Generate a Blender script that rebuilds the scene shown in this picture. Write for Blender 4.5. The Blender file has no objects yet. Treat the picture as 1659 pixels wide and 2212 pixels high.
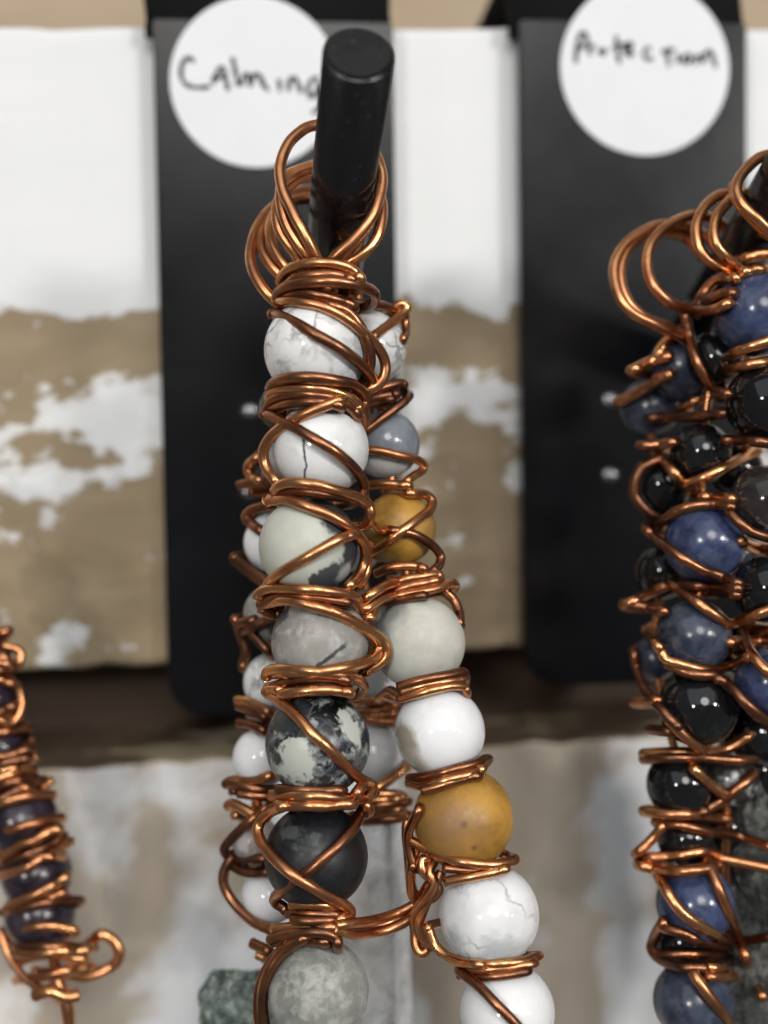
import bpy, bmesh, math, random
from mathutils import Vector, Matrix, noise
random.seed(7)
sc = bpy.context.scene
COL = sc.collection

# ------------------------------------------------------------------ camera, world, lamps, exposure
MM = 0.001
H0 = 1.25                      # height of the lens above the shop floor, metres
FV, CX, CY = 2800.0, 829.5, 1106.0   # focal length and centre of the 1659 x 2212 view used for measuring

cd = bpy.data.cameras.new('camera')
cam = bpy.data.objects.new('camera', cd); COL.objects.link(cam)
cam.location = (0, 0, H0); cam.rotation_euler = (math.radians(90), 0, 0)
cd.sensor_fit = 'VERTICAL'; cd.sensor_height = 36.0; cd.sensor_width = 27.0
cd.lens = FV / 2212.0 * 36.0
cd.clip_start = 0.005; cd.clip_end = 50
cd.dof.use_dof = True; cd.dof.focus_distance = 0.1035; cd.dof.aperture_fstop = 13.5
sc.camera = cam

wd = bpy.data.worlds.new('World'); sc.world = wd; wd.use_nodes = True
bg = wd.node_tree.nodes['Background']
bg.inputs[0].default_value = (0.97, 0.97, 1.0, 1); bg.inputs[1].default_value = 0.11

def lamp(name, az, el, dist, power, radius, col=(1.0, 0.97, 0.93)):
    l = bpy.data.lights.new(name, 'POINT'); l.energy = power; l.shadow_soft_size = radius; l.color = col
    o = bpy.data.objects.new(name, l); COL.objects.link(o)
    a, e = math.radians(az), math.radians(el)
    o.location = (dist * math.cos(e) * math.sin(a), 0.104 - dist * math.cos(e) * math.cos(a), H0 + dist * math.sin(e))
    return o
lamp('ceiling_bulb', 38, 13, 1.5, 25, 0.075)
lamp('ceiling_bulb', 50, 9, 1.9, 7, 0.05)
lamp('ceiling_bulb', -26, 9, 1.6, 19, 0.075)
lamp('globe_lamp', 8, 24, 1.7, 34, 0.34)
al = bpy.data.lights.new('added_panel_light', 'AREA'); al.shape = 'RECTANGLE'; al.size = 3.2; al.size_y = 2.2; al.energy = 15  # added unseen panel, placed so its reflection greys the upper hook plates
al.color = (0.95, 0.98, 1.0)
ao = bpy.data.objects.new('added_panel_light', al); COL.objects.link(ao)
ao.location = (0.0, -1.5, H0 + 1.45)
ao.rotation_euler = (Vector((0, 0.12, H0)) - Vector(ao.location)).to_track_quat('-Z', 'Y').to_euler()

sc.view_settings.view_transform = 'Standard'; sc.view_settings.look = 'None'
sc.view_settings.exposure = 0.32; sc.view_settings.gamma = 1.0; sc.view_settings.use_curve_mapping = False
sc.render.engine = 'CYCLES'
sc.cycles.use_denoising = True
sc.cycles.max_bounces = 10; sc.cycles.transmission_bounces = 8; sc.cycles.caustics_refractive = False; sc.cycles.caustics_reflective = False

# ------------------------------------------------------------------ measuring helpers
def W(x, y, d):
    """view pixel + distance in mm -> world point"""
    return Vector(((x - CX) / FV * d * MM, d * MM, H0 + (CY - y) / FV * d * MM))

def crop(x0, y0, s):
    return lambda pts: [((x0 + p[0] / s) * 0.54, (y0 + p[1] / s) * 0.54) + tuple(p[2:]) for p in pts]
cA = crop(950, 450, 2.37); cB = crop(950, 1150, 2.074); cC = crop(900, 1850, 1.659); cD = crop(850, 2550, 1.8433)
cE = crop(850, 3100, 1.659); cG = crop(1400, 2300, 2.074); cH = crop(700, 2700, 1.037)
cR1 = crop(2272, 500, 1.84375); cR2 = crop(2272, 1700, 1.84375); cR3 = crop(2272, 2900, 1.85); cL = crop(0, 2400, 1.30375)
cT = crop(500, 0, 1.276); cU = crop(1500, 0, 1.0554)

# the rack's face: slightly turned away on one side, rolled two degrees
PA, PB, D0 = 0.10, -0.05, 138.0
U0 = Vector((1, PA, 0)).normalized()
N0 = Vector((PA, -1, PB)).normalized()          # towards the viewer
W0 = U0.cross(N0) * -1
if W0.z < 0: W0 = -W0
ROLL = math.radians(2.0)
U = U0 * math.cos(ROLL) + W0 * math.sin(ROLL)
V = W0 * math.cos(ROLL) - U0 * math.sin(ROLL)
RACK = Matrix(((U.x, -N0.x, V.x, 0), (U.y, -N0.y, V.y, D0 * MM), (U.z, -N0.z, V.z, H0), (0, 0, 0, 1)))
RINV = RACK.inverted()
def on_rack(x, y, off=0.0):
    """view pixel -> rack-local (u, w) in mm on the plane `off` mm in front of the board"""
    ray = W(x, y, 100.0) - Vector((0, 0, H0)); o = Vector((0, 0, H0))
    p0 = RACK @ Vector((0, -off * MM, 0)); t = (p0 - o).dot(N0) / ray.dot(N0)
    q = RINV @ (o + ray * t)
    return q.x / MM, q.z / MM

# ------------------------------------------------------------------ materials
def new_mat(name):
    m = bpy.data.materials.new(name); m.use_nodes = True
    nt = m.node_tree; nt.nodes.clear()
    out = nt.nodes.new('ShaderNodeOutputMaterial'); b = nt.nodes.new('ShaderNodeBsdfPrincipled')
    nt.links.new(b.outputs[0], out.inputs[0])
    return m, nt, b
def node(nt, t, **kw):
    n = nt.nodes.new(t)
    for k, v in kw.items(): setattr(n, k, v)
    return n
def ramp(nt, fac, stops, interp='LINEAR'):
    r = node(nt, 'ShaderNodeValToRGB'); r.color_ramp.interpolation = interp
    e = r.color_ramp.elements
    while len(e) < len(stops): e.new(0.5)
    for i, (p, c) in enumerate(stops):
        e[i].position = p; e[i].color = (c, c, c, 1) if not hasattr(c, '__len__') else (*c, 1)
    nt.links.new(fac, r.inputs[0]); return r.outputs[0]
def noise_tex(nt, vec, scale, detail=4, rough=0.55, dist=0.0, w=None):
    n = node(nt, 'ShaderNodeTexNoise'); n.noise_dimensions = '4D' if w is not None else '3D'
    n.inputs['Scale'].default_value = scale; n.inputs['Detail'].default_value = detail
    n.inputs['Roughness'].default_value = rough; n.inputs['Distortion'].default_value = dist
    nt.links.new(vec, n.inputs['Vector'])
    if w is not None: nt.links.new(w, n.inputs['W'])
    return n.outputs[0]
def mix(nt, fac, a, b):
    m = node(nt, 'ShaderNodeMix', data_type='RGBA')
    for s, v in ((0, fac), (6, a), (7, b)):
        if hasattr(v, 'is_output'): nt.links.new(v, m.inputs[s])
        elif s == 0: m.inputs[0].default_value = v
        else: m.inputs[s].default_value = (*v, 1)
    return m.outputs[2]
def math_n(nt, op, a, b=None, clamp=False):
    m = node(nt, 'ShaderNodeMath', operation=op); m.use_clamp = clamp
    for i, v in enumerate((a, b)):
        if v is None: continue
        if hasattr(v, 'is_output'): nt.links.new(v, m.inputs[i])
        else: m.inputs[i].default_value = v
    return m.outputs[0]
def bump(nt, b, h, strength, dist):
    n = node(nt, 'ShaderNodeBump'); n.inputs['Strength'].default_value = strength; n.inputs['Distance'].default_value = dist
    nt.links.new(h, n.inputs['Height']); nt.links.new(n.outputs[0], b.inputs['Normal'])

def copper_mat(name, lo, mid, hi, r0, r1):
    m, nt, b = new_mat(name)
    tc = node(nt, 'ShaderNodeTexCoord').outputs['Object']
    n1 = noise_tex(nt, tc, 230, 5, 0.62); n2 = noise_tex(nt, tc, 1900, 3, 0.6)
    c = ramp(nt, n1, [(0.32, lo), (0.5, mid), (0.66, hi)])
    c2 = mix(nt, ramp(nt, n2, [(0.55, 0.0), (0.75, 0.5)]), c, lo)
    nt.links.new(c2, b.inputs['Base Color']); b.inputs['Metallic'].default_value = 1
    nt.links.new(ramp(nt, n1, [(0.32, r1), (0.62, r0)]), b.inputs['Roughness'])
    bump(nt, b, n2, 0.08, 0.00003)
    return m
COPPER = copper_mat('copper', (0.34, 0.145, 0.072), (0.60, 0.272, 0.125), (0.76, 0.40, 0.175), 0.25, 0.38)
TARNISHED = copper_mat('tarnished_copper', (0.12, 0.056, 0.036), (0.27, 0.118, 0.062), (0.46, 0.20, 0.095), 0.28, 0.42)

def bead_mat(name, base, patch=None, pscale=1.6, pth=0.6, psoft=0.06, vein=None, vscale=1.6, vwidth=0.03, vmask=0.5,
             rough=0.12, coat=0.0, mott=0.06, pits=0.0, grad=None, sss=0.0, trans=0.0, spots=()):
    m, nt, b = new_mat(name)
    tc = node(nt, 'ShaderNodeTexCoord').outputs['Object']
    at = node(nt, 'ShaderNodeAttribute', attribute_type='OBJECT', attribute_name='seed'); w = at.outputs['Fac']
    n0 = noise_tex(nt, tc, 1.3, 5, 0.6, 0.3, w)
    lo = tuple(c * (1 - mott * 2.2) for c in base); hi = tuple(min(1, c * (1 + mott)) for c in base)
    col = mix(nt, ramp(nt, n0, [(0.35, 0.0), (0.65, 1.0)]), lo, hi)
    if grad:
        sx = node(nt, 'ShaderNodeSeparateXYZ'); nt.links.new(tc, sx.inputs[0])
        z = math_n(nt, 'ADD', sx.outputs[2], math_n(nt, 'MULTIPLY', math_n(nt, 'SUBTRACT', n0, 0.5), 1.4))
        col = mix(nt, ramp(nt, math_n(nt, 'ADD', math_n(nt, 'MULTIPLY', z, 0.5), 0.5), [(grad[1] - 0.06, 0.0), (grad[1] + 0.06, 1.0)]), grad[0], col)
    if patch:
        n1 = noise_tex(nt, tc, pscale, 7, 0.62, 0.5, w)
        col = mix(nt, ramp(nt, n1, [(pth - psoft, 0.0), (pth + psoft, 1.0)]), col, patch)
    if vein:
        ad = node(nt, 'ShaderNodeVectorMath', operation='MULTIPLY_ADD')
        nn = node(nt, 'ShaderNodeTexNoise', noise_dimensions='4D'); nn.inputs['Scale'].default_value = 2.2; nn.inputs['Detail'].default_value = 5
        nt.links.new(tc, nn.inputs['Vector']); nt.links.new(w, nn.inputs['W'])
        nt.links.new(nn.outputs['Color'], ad.inputs[0]); ad.inputs[1].default_value = (0.75, 0.75, 0.75); nt.links.new(tc, ad.inputs[2])
        vo = node(nt, 'ShaderNodeTexVoronoi', voronoi_dimensions='4D', feature='DISTANCE_TO_EDGE'); vo.inputs['Scale'].default_value = vscale
        nt.links.new(ad.outputs[0], vo.inputs['Vector']); nt.links.new(w, vo.inputs['W'])
        line = ramp(nt, vo.outputs['Distance'], [(0.0, 1.0), (vwidth * 0.4, 0.8), (vwidth, 0.0)])
        nm = noise_tex(nt, tc, 1.1, 3, 0.5, 0, math_n(nt, 'ADD', w, 5.0))
        msk = ramp(nt, nm, [(vmask - 0.06, 0.0), (vmask + 0.1, 1.0)])
        col = mix(nt, math_n(nt, 'MULTIPLY', line, msk), col, vein)
    for (px_, py_, pz_, rad, soft, c_, wob_, kind_) in spots:
        nz = noise_tex(nt, tc, 2.6, 6, 0.62, 0.4, w)
        nd = math_n(nt, 'MULTIPLY', math_n(nt, 'SUBTRACT', nz, 0.5), wob_)
        if kind_ == 'spot':
            vd = node(nt, 'ShaderNodeVectorMath', operation='DISTANCE'); nt.links.new(tc, vd.inputs[0]); vd.inputs[1].default_value = (px_, py_, pz_)
            f = ramp(nt, math_n(nt, 'MULTIPLY', math_n(nt, 'ADD', vd.outputs['Value'], nd), 0.5), [(max(0.0, (rad - soft) * 0.5), 1.0), ((rad + soft) * 0.5, 0.0)])
        else:            # a natural crack: thin band across the stone, plane normal given in x, z
            vd = node(nt, 'ShaderNodeVectorMath', operation='DOT_PRODUCT'); nt.links.new(tc, vd.inputs[0]); vd.inputs[1].default_value = (px_, 0, pz_)
            f0 = ramp(nt, math_n(nt, 'ABSOLUTE', math_n(nt, 'ADD', math_n(nt, 'ADD', vd.outputs['Value'], nd), py_)), [(soft * 0.4, 1.0), (soft, 0.0)])
            ve = node(nt, 'ShaderNodeVectorMath', operation='DISTANCE'); nt.links.new(tc, ve.inputs[0]); ve.inputs[1].default_value = kind_
            f = math_n(nt, 'MULTIPLY', f0, ramp(nt, math_n(nt, 'MULTIPLY', ve.outputs['Value'], 0.5), [((rad - 0.15) * 0.5, 1.0), (rad * 0.5, 0.0)]))
        col = mix(nt, f, col, c_)
    nt.links.new(col, b.inputs['Base Color'])
    nr = noise_tex(nt, tc, 9, 4, 0.6)
    nt.links.new(ramp(nt, nr, [(0.3, rough * 0.8), (0.7, rough * 1.35)]), b.inputs['Roughness'])
    if pits:
        np_ = noise_tex(nt, tc, 14, 5, 0.7, 0, w); bump(nt, b, np_, pits, 0.00025)
    if sss:
        b.inputs['Subsurface Weight'].default_value = sss; b.inputs['Subsurface Scale'].default_value = 0.0012
        b.inputs['Subsurface Radius'].default_value = (1, 0.9, 0.8)
    if trans: b.inputs['Transmission Weight'].default_value = trans
    return m
BLK = (0.035, 0.038, 0.045)
BM = {
 'howlite': bead_mat('howlite', (0.77, 0.77, 0.76), (0.47, 0.47, 0.45), 1.9, 0.555, 0.05, (0.27, 0.27, 0.27), 1.5, 0.07, 0.46, 0.10, sss=0.08),
 'howlite_crack': bead_mat('howlite_crack', (0.80, 0.80, 0.79), (0.66, 0.66, 0.65), 1.6, 0.66, 0.08, None, rough=0.10, sss=0.08,
        spots=[(1.0, 0.30, 0.0, 1.1, 0.035, (0.10, 0.11, 0.12), 0.22, (-0.3, -0.8, -0.75)), (-0.45, -0.7, -0.95, 0.25, 0.1, (0.35, 0.36, 0.37), 0.4, 'spot')]),
 'howlite_web': bead_mat('howlite_web', (0.80, 0.80, 0.80), None, vein=(0.45, 0.47, 0.48), vscale=1.15, vwidth=0.05, vmask=0.47, rough=0.08, sss=0.08,
        spots=[(0.1, -0.9, -0.42, 0.34, 0.12, (0.50, 0.52, 0.53), 0.9, 'spot'), (-0.75, -0.6, -0.3, 0.24, 0.1, (0.48, 0.50, 0.51), 0.7, 'spot')]),
 'white': bead_mat('white_stone', (0.83, 0.83, 0.84), (0.66, 0.66, 0.65), 1.3, 0.68, 0.08, None, rough=0.09, mott=0.03, sss=0.1),
 'white_brown': bead_mat('white_brown', (0.83, 0.83, 0.84), (0.70, 0.70, 0.68), 1.3, 0.66, 0.08, None, rough=0.09, mott=0.03, sss=0.1,
        spots=[(-0.86, -0.58, -0.12, 0.42, 0.10, (0.33, 0.29, 0.22), 0.35, 'spot'), (-0.66, -0.6, -0.62, 0.34, 0.12, (0.45, 0.41, 0.34), 0.35, 'spot')]),
 'cream': bead_mat('cream_matte', (0.52, 0.53, 0.46), None, rough=0.45, mott=0.05, pits=0.04,
        spots=[(0.70, -0.40, 0.75, 0.62, 0.05, BLK, 0.5, 'spot'), (0.90, -0.25, -0.05, 0.50, 0.06, BLK, 0.7, 'spot'), (0.50, -0.65, -0.72, 0.40, 0.05, (0.06, 0.065, 0.07), 1.3, 'spot'), (0.85, -0.4, -0.55, 0.22, 0.08, (0.42, 0.43, 0.42), 0.6, 'spot')]),
 'cream_plain': bead_mat('cream_plain', (0.55, 0.55, 0.475), None, rough=0.45, mott=0.09, pits=0.08,
        spots=[(-0.75, -0.3, 0.62, 0.50, 0.22, (0.25, 0.25, 0.235), 0.8, 'spot')]),
 'grey': bead_mat('grey_matte', (0.275, 0.265, 0.24), (0.40, 0.39, 0.365), 3.4, 0.56, 0.08, (0.20, 0.20, 0.20), 1.6, 0.03, 0.58, 0.40, mott=0.12, pits=0.10,
        spots=[(-0.62, 0.30, 0.78, 0.55, 0.05, (0.05, 0.055, 0.06), 0.25, (0.25, -0.85, -0.3)), (-0.85, -0.2, 0.6, 0.38, 0.08, (0.06, 0.06, 0.065), 1.2, 'spot')]),
 'lichen': bead_mat('grey_green_matte', (0.245, 0.25, 0.23), (0.38, 0.385, 0.355), 3.4, 0.53, 0.08, None, rough=0.5, mott=0.15, pits=0.15),
 'zebra': bead_mat('zebra_stone', (0.022, 0.024, 0.030), (0.34, 0.355, 0.345), 3.6, 0.555, 0.045, (0.10, 0.105, 0.115), 2.2, 0.09, 0.45, rough=0.30, mott=0.4, pits=0.05,
        spots=[(-0.42, -0.85, -0.18, 0.40, 0.05, (0.46, 0.48, 0.43), 1.5, 'spot'), (0.72, -0.6, 0.38, 0.24, 0.05, (0.46, 0.48, 0.43), 1.6, 'spot'), (-0.72, -0.66, -0.15, 0.13, 0.03, BLK, 0.5, 'spot'), (-0.5, -0.55, 0.62, 0.40, 0.04, (0.03, 0.032, 0.037), 0.4, 'spot')]),
 'black_matte': bead_mat('black_matte', (0.0075, 0.0085, 0.011), None, rough=0.42, mott=0.3, pits=0.10,
        spots=[(-0.45, -0.7, 0.62, 0.24, 0.14, (0.05, 0.054, 0.056), 3.4, 'spot')]),
 'ochre': bead_mat('ochre_stone', (0.46, 0.235, 0.040), None, vein=(0.16, 0.085, 0.03), vscale=2.4, vwidth=0.02, vmask=0.6, rough=0.42, mott=0.2, pits=0.12, sss=0.1,
        spots=[(-0.35, -0.85, 0.05, 0.55, 0.35, (0.28, 0.15, 0.055), 0.9, 'spot'), (-0.05, -0.97, 0.12, 0.06, 0.05, (0.13, 0.075, 0.04), 0.2, 'spot'), (0.15, -0.93, -0.35, 0.05, 0.04, (0.10, 0.06, 0.03), 0.2, 'spot'), (0.4, -0.8, 0.5, 0.25, 0.2, (0.52, 0.29, 0.06), 0.8, 'spot')]),
 'grey_white': bead_mat('banded_grey', (0.20, 0.22, 0.25), (0.06, 0.065, 0.07), 2.4, 0.66, 0.03, None, rough=0.14, mott=0.12, grad=((0.66, 0.66, 0.64), 0.30)),
 'blue': bead_mat('sodalite', (0.032, 0.046, 0.110), (0.080, 0.098, 0.165), 2.2, 0.55, 0.12, None, rough=0.18, mott=0.25),
 'blue_grey': bead_mat('sodalite_grey', (0.030, 0.038, 0.064), (0.070, 0.083, 0.115), 2.4, 0.54, 0.12, None, rough=0.2, mott=0.25),
 'black': bead_mat('obsidian', (0.008, 0.0085, 0.0095), (0.02, 0.024, 0.024), 1.6, 0.66, 0.1, None, rough=0.05, mott=0.2),
 'smoky': bead_mat('smoky_stone', (0.035, 0.030, 0.028), (0.38, 0.38, 0.38), 1.0, 0.60, 0.05, None, rough=0.1, mott=0.3),
 'amethyst': bead_mat('amethyst', (0.022, 0.015, 0.024), (0.05, 0.038, 0.05), 2.0, 0.60, 0.12, None, rough=0.2, mott=0.3),
 'clear': bead_mat('clear_stone', (0.75, 0.70, 0.68), (0.5, 0.45, 0.44), 2.0, 0.6, 0.1, None, rough=0.08, trans=0.6),
}

def quartz_mat():
    m, nt, b = new_mat('clear_quartz')
    tc = node(nt, 'ShaderNodeTexCoord').outputs['Object']
    n = noise_tex(nt, tc, 350, 5, 0.65, 0.4)
    nt.links.new(mix(nt, ramp(nt, n, [(0.42, 0.0), (0.68, 1.0)]), (0.93, 0.94, 0.96), (0.84, 0.83, 0.82)), b.inputs['Base Color'])
    nt.links.new(ramp(nt, n, [(0.4, 0.72), (0.66, 0.25)]), b.inputs['Transmission Weight'])
    b.inputs['Roughness'].default_value = 0.10; b.inputs['IOR'].default_value = 1.42
    return m
def rock_mat(name, a, c, d, s, rough, bs):
    m, nt, b = new_mat(name)
    tc = node(nt, 'ShaderNodeTexCoord').outputs['Object']
    n = noise_tex(nt, tc, s, 6, 0.68, 0.3); n2 = noise_tex(nt, tc, s * 3.1, 4, 0.7)
    col = ramp(nt, n, [(0.36, a), (0.5, c), (0.66, d)])
    nt.links.new(col, b.inputs['Base Color']); b.inputs['Roughness'].default_value = rough
    bump(nt, b, n2, bs, 0.0004)
    return m

def plank_mat(name, upper):
    m, nt, b = new_mat(name)
    tc = node(nt, 'ShaderNodeTexCoord').outputs['Object']
    sx = node(nt, 'ShaderNodeSeparateXYZ'); nt.links.new(tc, sx.inputs[0])
    mp = node(nt, 'ShaderNodeMapping'); nt.links.new(tc, mp.inputs[0])
    mp.inputs['Scale'].default_value = (1.0, 1.0, 3.5) if upper else (1.05, 1.0, 0.9)
    grain = noise_tex(nt, mp.outputs[0], 60, 6, 0.6, 0.6)
    wood = (ramp(nt, grain, [(0.3, (0.24, 0.178, 0.105)), (0.55, (0.31, 0.238, 0.148)), (0.75, (0.36, 0.285, 0.182))]) if upper else
            ramp(nt, grain, [(0.3, (0.40, 0.335, 0.262)), (0.55, (0.50, 0.43, 0.35)), (0.75, (0.57, 0.505, 0.425))]))
    mq = node(nt, 'ShaderNodeMapping'); nt.links.new(tc, mq.inputs[0]); mq.inputs['Scale'].default_value = (0.62, 1, 1.25)
    big = noise_tex(nt, mq.outputs[0] if upper else mp.outputs[0], 95 if upper else 62, 6, 0.6, 0.5)
    z = math_n(nt, 'ADD', math_n(nt, 'MULTIPLY', sx.outputs[2], 10.0), 0.5)          # 1 unit = 100 mm
    if upper:
        bias = ramp(nt, z, [(0.0, 0.375), (0.50, 0.385), (0.55, 0.47), (0.60, 0.52), (0.65, 0.49), (0.675, 0.22), (0.685, 0.22), (0.70, 0.34), (0.735, 0.66), (0.77, 1.0)])
        fine = noise_tex(nt, tc, 210, 5, 0.6, 0.3)
        v = math_n(nt, 'ADD', math_n(nt, 'ADD', bias, big), math_n(nt, 'MULTIPLY', math_n(nt, 'SUBTRACT', fine, 0.5), 0.55))
        paint = ramp(nt, math_n(nt, 'MULTIPLY', v, 0.5), [(0.482, 0.0), (0.498, 0.75), (0.53, 1.0)])
    else:
        xx = math_n(nt, 'ADD', math_n(nt, 'MULTIPLY', sx.outputs[0], 10.0), 0.5)
        xb = ramp(nt, xx, [(0.0, 0.52), (0.13, 0.40), (0.235, 0.40), (0.275, 0.58), (0.52, 0.56), (0.56, 0.38), (0.70, 0.37), (0.74, 0.56), (0.80, 0.56), (0.86, 0.40)])
        v = math_n(nt, 'ADD', big, xb)
        paint = ramp(nt, math_n(nt, 'MULTIPLY', v, 0.5), [(0.462, 0.0), (0.50, 0.6), (0.54, 1.0)])
    white = mix(nt, ramp(nt, grain, [(0.35, 0.0), (0.7, 1.0)]), (0.74, 0.75, 0.75), (0.77, 0.775, 0.78)) if upper else mix(nt, grain, (0.76, 0.775, 0.79), (0.82, 0.83, 0.84))
    nt.links.new(mix(nt, paint, wood, white), b.inputs['Base Color'])
    b.inputs['Roughness'].default_value = 0.6; b.inputs['Specular IOR Level'].default_value = 0.3
    hgt = math_n(nt, 'ADD', math_n(nt, 'MULTIPLY', paint, 0.7), math_n(nt, 'MULTIPLY', grain, 0.5))
    bump(nt, b, hgt, 0.12, 0.0003)
    return m
def edge_mat():
    m, nt, b = new_mat('worn_plank_edge')
    tc = node(nt, 'ShaderNodeTexCoord').outputs['Object']
    mp = node(nt, 'ShaderNodeMapping'); nt.links.new(tc, mp.inputs[0]); mp.inputs['Scale'].default_value = (0.55, 1.5, 1)
    n = noise_tex(nt, mp.outputs[0], 130, 4, 0.5); n2 = noise_tex(nt, mp.outputs[0], 300, 5, 0.6)
    base = mix(nt, n2, (0.085, 0.052, 0.031), (0.16, 0.108, 0.066))
    nt.links.new(mix(nt, ramp(nt, n, [(0.52, 0.0), (0.58, 1.0)]), base, (0.42, 0.345, 0.235)), b.inputs['Base Color']); b.inputs['Roughness'].default_value = 0.75
    return m
def wood_mat(name, a, c, rough=0.7):
    m, nt, b = new_mat(name)
    tc = node(nt, 'ShaderNodeTexCoord').outputs['Object']
    mp = node(nt, 'ShaderNodeMapping'); nt.links.new(tc, mp.inputs[0]); mp.inputs['Scale'].default_value = (1, 1, 4)
    n = noise_tex(nt, mp.outputs[0], 50, 6, 0.6, 0.5)
    nt.links.new(ramp(nt, n, [(0.3, a), (0.7, c)]), b.inputs['Base Color']); b.inputs['Roughness'].default_value = rough
    bump(nt, b, n, 0.3, 0.0004)
    return m
def metal_black():
    m, nt, b = new_mat('black_enamel')
    tc = node(nt, 'ShaderNodeTexCoord').outputs['Object']
    n = noise_tex(nt, tc, 900, 3, 0.6); n2 = noise_tex(nt, tc, 90, 4, 0.6)
    b.inputs['Base Color'].default_value = (0.0042, 0.0046, 0.0058, 1)
    nt.links.new(ramp(nt, n2, [(0.3, 0.20), (0.7, 0.27)]), b.inputs['Roughness'])
    b.inputs['Specular IOR Level'].default_value = 0.28
    bump(nt, b, n, 0.06, 0.0001)
    return m
def plain(name, c, rough, spec=0.5):
    m, nt, b = new_mat(name)
    tc = node(nt, 'ShaderNodeTexCoord').outputs['Object']
    n = noise_tex(nt, tc, 180, 4, 0.6)
    nt.links.new(mix(nt, n, tuple(x * 0.94 for x in c), tuple(min(1, x * 1.05) for x in c)), b.inputs['Base Color'])
    b.inputs['Roughness'].default_value = rough; b.inputs['Specular IOR Level'].default_value = spec
    return m
BLACK = metal_black()
STEEL = plain('screw_steel', (0.30, 0.30, 0.31), 0.22)
STEEL.node_tree.nodes['Principled BSDF'].inputs['Metallic'].default_value = 0.9
FELT = plain('matt_black_strap', (0.006, 0.006, 0.0065), 0.9, 0.15)
def peg_mat():
    m, nt, b = new_mat('black_peg_finish')
    tc = node(nt, 'ShaderNodeTexCoord').outputs['Object']
    mp = node(nt, 'ShaderNodeMapping'); nt.links.new(tc, mp.inputs[0]); mp.inputs['Scale'].default_value = (1, 1, 0.12)
    n = noise_tex(nt, mp.outputs[0], 900, 5, 0.65); n2 = noise_tex(nt, tc, 1400, 4, 0.6)
    nt.links.new(mix(nt, ramp(nt, n2, [(0.62, 0.0), (0.74, 1.0)]), (0.0055, 0.005, 0.0055), (0.03, 0.03, 0.03)), b.inputs['Base Color'])
    nt.links.new(ramp(nt, n, [(0.35, 0.16), (0.65, 0.36)]), b.inputs['Roughness']); bump(nt, b, n, 0.12, 0.00006)
    return m
PEGBLACK = peg_mat()
PAPER = plain('sticker_paper', (0.74, 0.755, 0.77), 0.55, 0.3)
INK = plain('marker_ink', (0.018, 0.018, 0.022), 0.6)

# ------------------------------------------------------------------ object helpers
def tag(o, label=None, cat=None, group=None, kind=None):
    for k, v in (('label', label), ('category', cat), ('group', group), ('kind', kind)):
        if v: o[k] = v
    return o
def empty(name, loc=(0, 0, 0), mat=None):
    o = bpy.data.objects.new(name, None); COL.objects.link(o); o.empty_display_size = 0.01
    if mat is not None: o.matrix_world = mat
    else: o.location = loc
    return o
def link(name, me, mat, parent=None, mw=None):
    o = bpy.data.objects.new(name, me); COL.objects.link(o)
    if mat and not me.materials: me.materials.append(mat)
    if parent is not None:
        o.parent = parent
        if mw is None: mw = Matrix.Identity(4)
        o.matrix_parent_inverse = PW[parent.name].inverted() if parent.name in PW else Matrix.Identity(4)
    if mw is not None: o.matrix_basis = mw
    PW[o.name] = mw if mw is not None else Matrix.Identity(4)
    return o
PW = {}
def thing(name, mat, label, cat, group=None):
    o = empty(name, mat=mat); o.matrix_basis = mat; PW[o.name] = mat.copy()
    return tag(o, label, cat, group)
def bm_mesh(bm, name, smooth=True):
    me = bpy.data.meshes.new(name); bm.normal_update(); bm.to_mesh(me); bm.free()
    if smooth:
        for p in me.polygons: p.use_smooth = True
    return me

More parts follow.
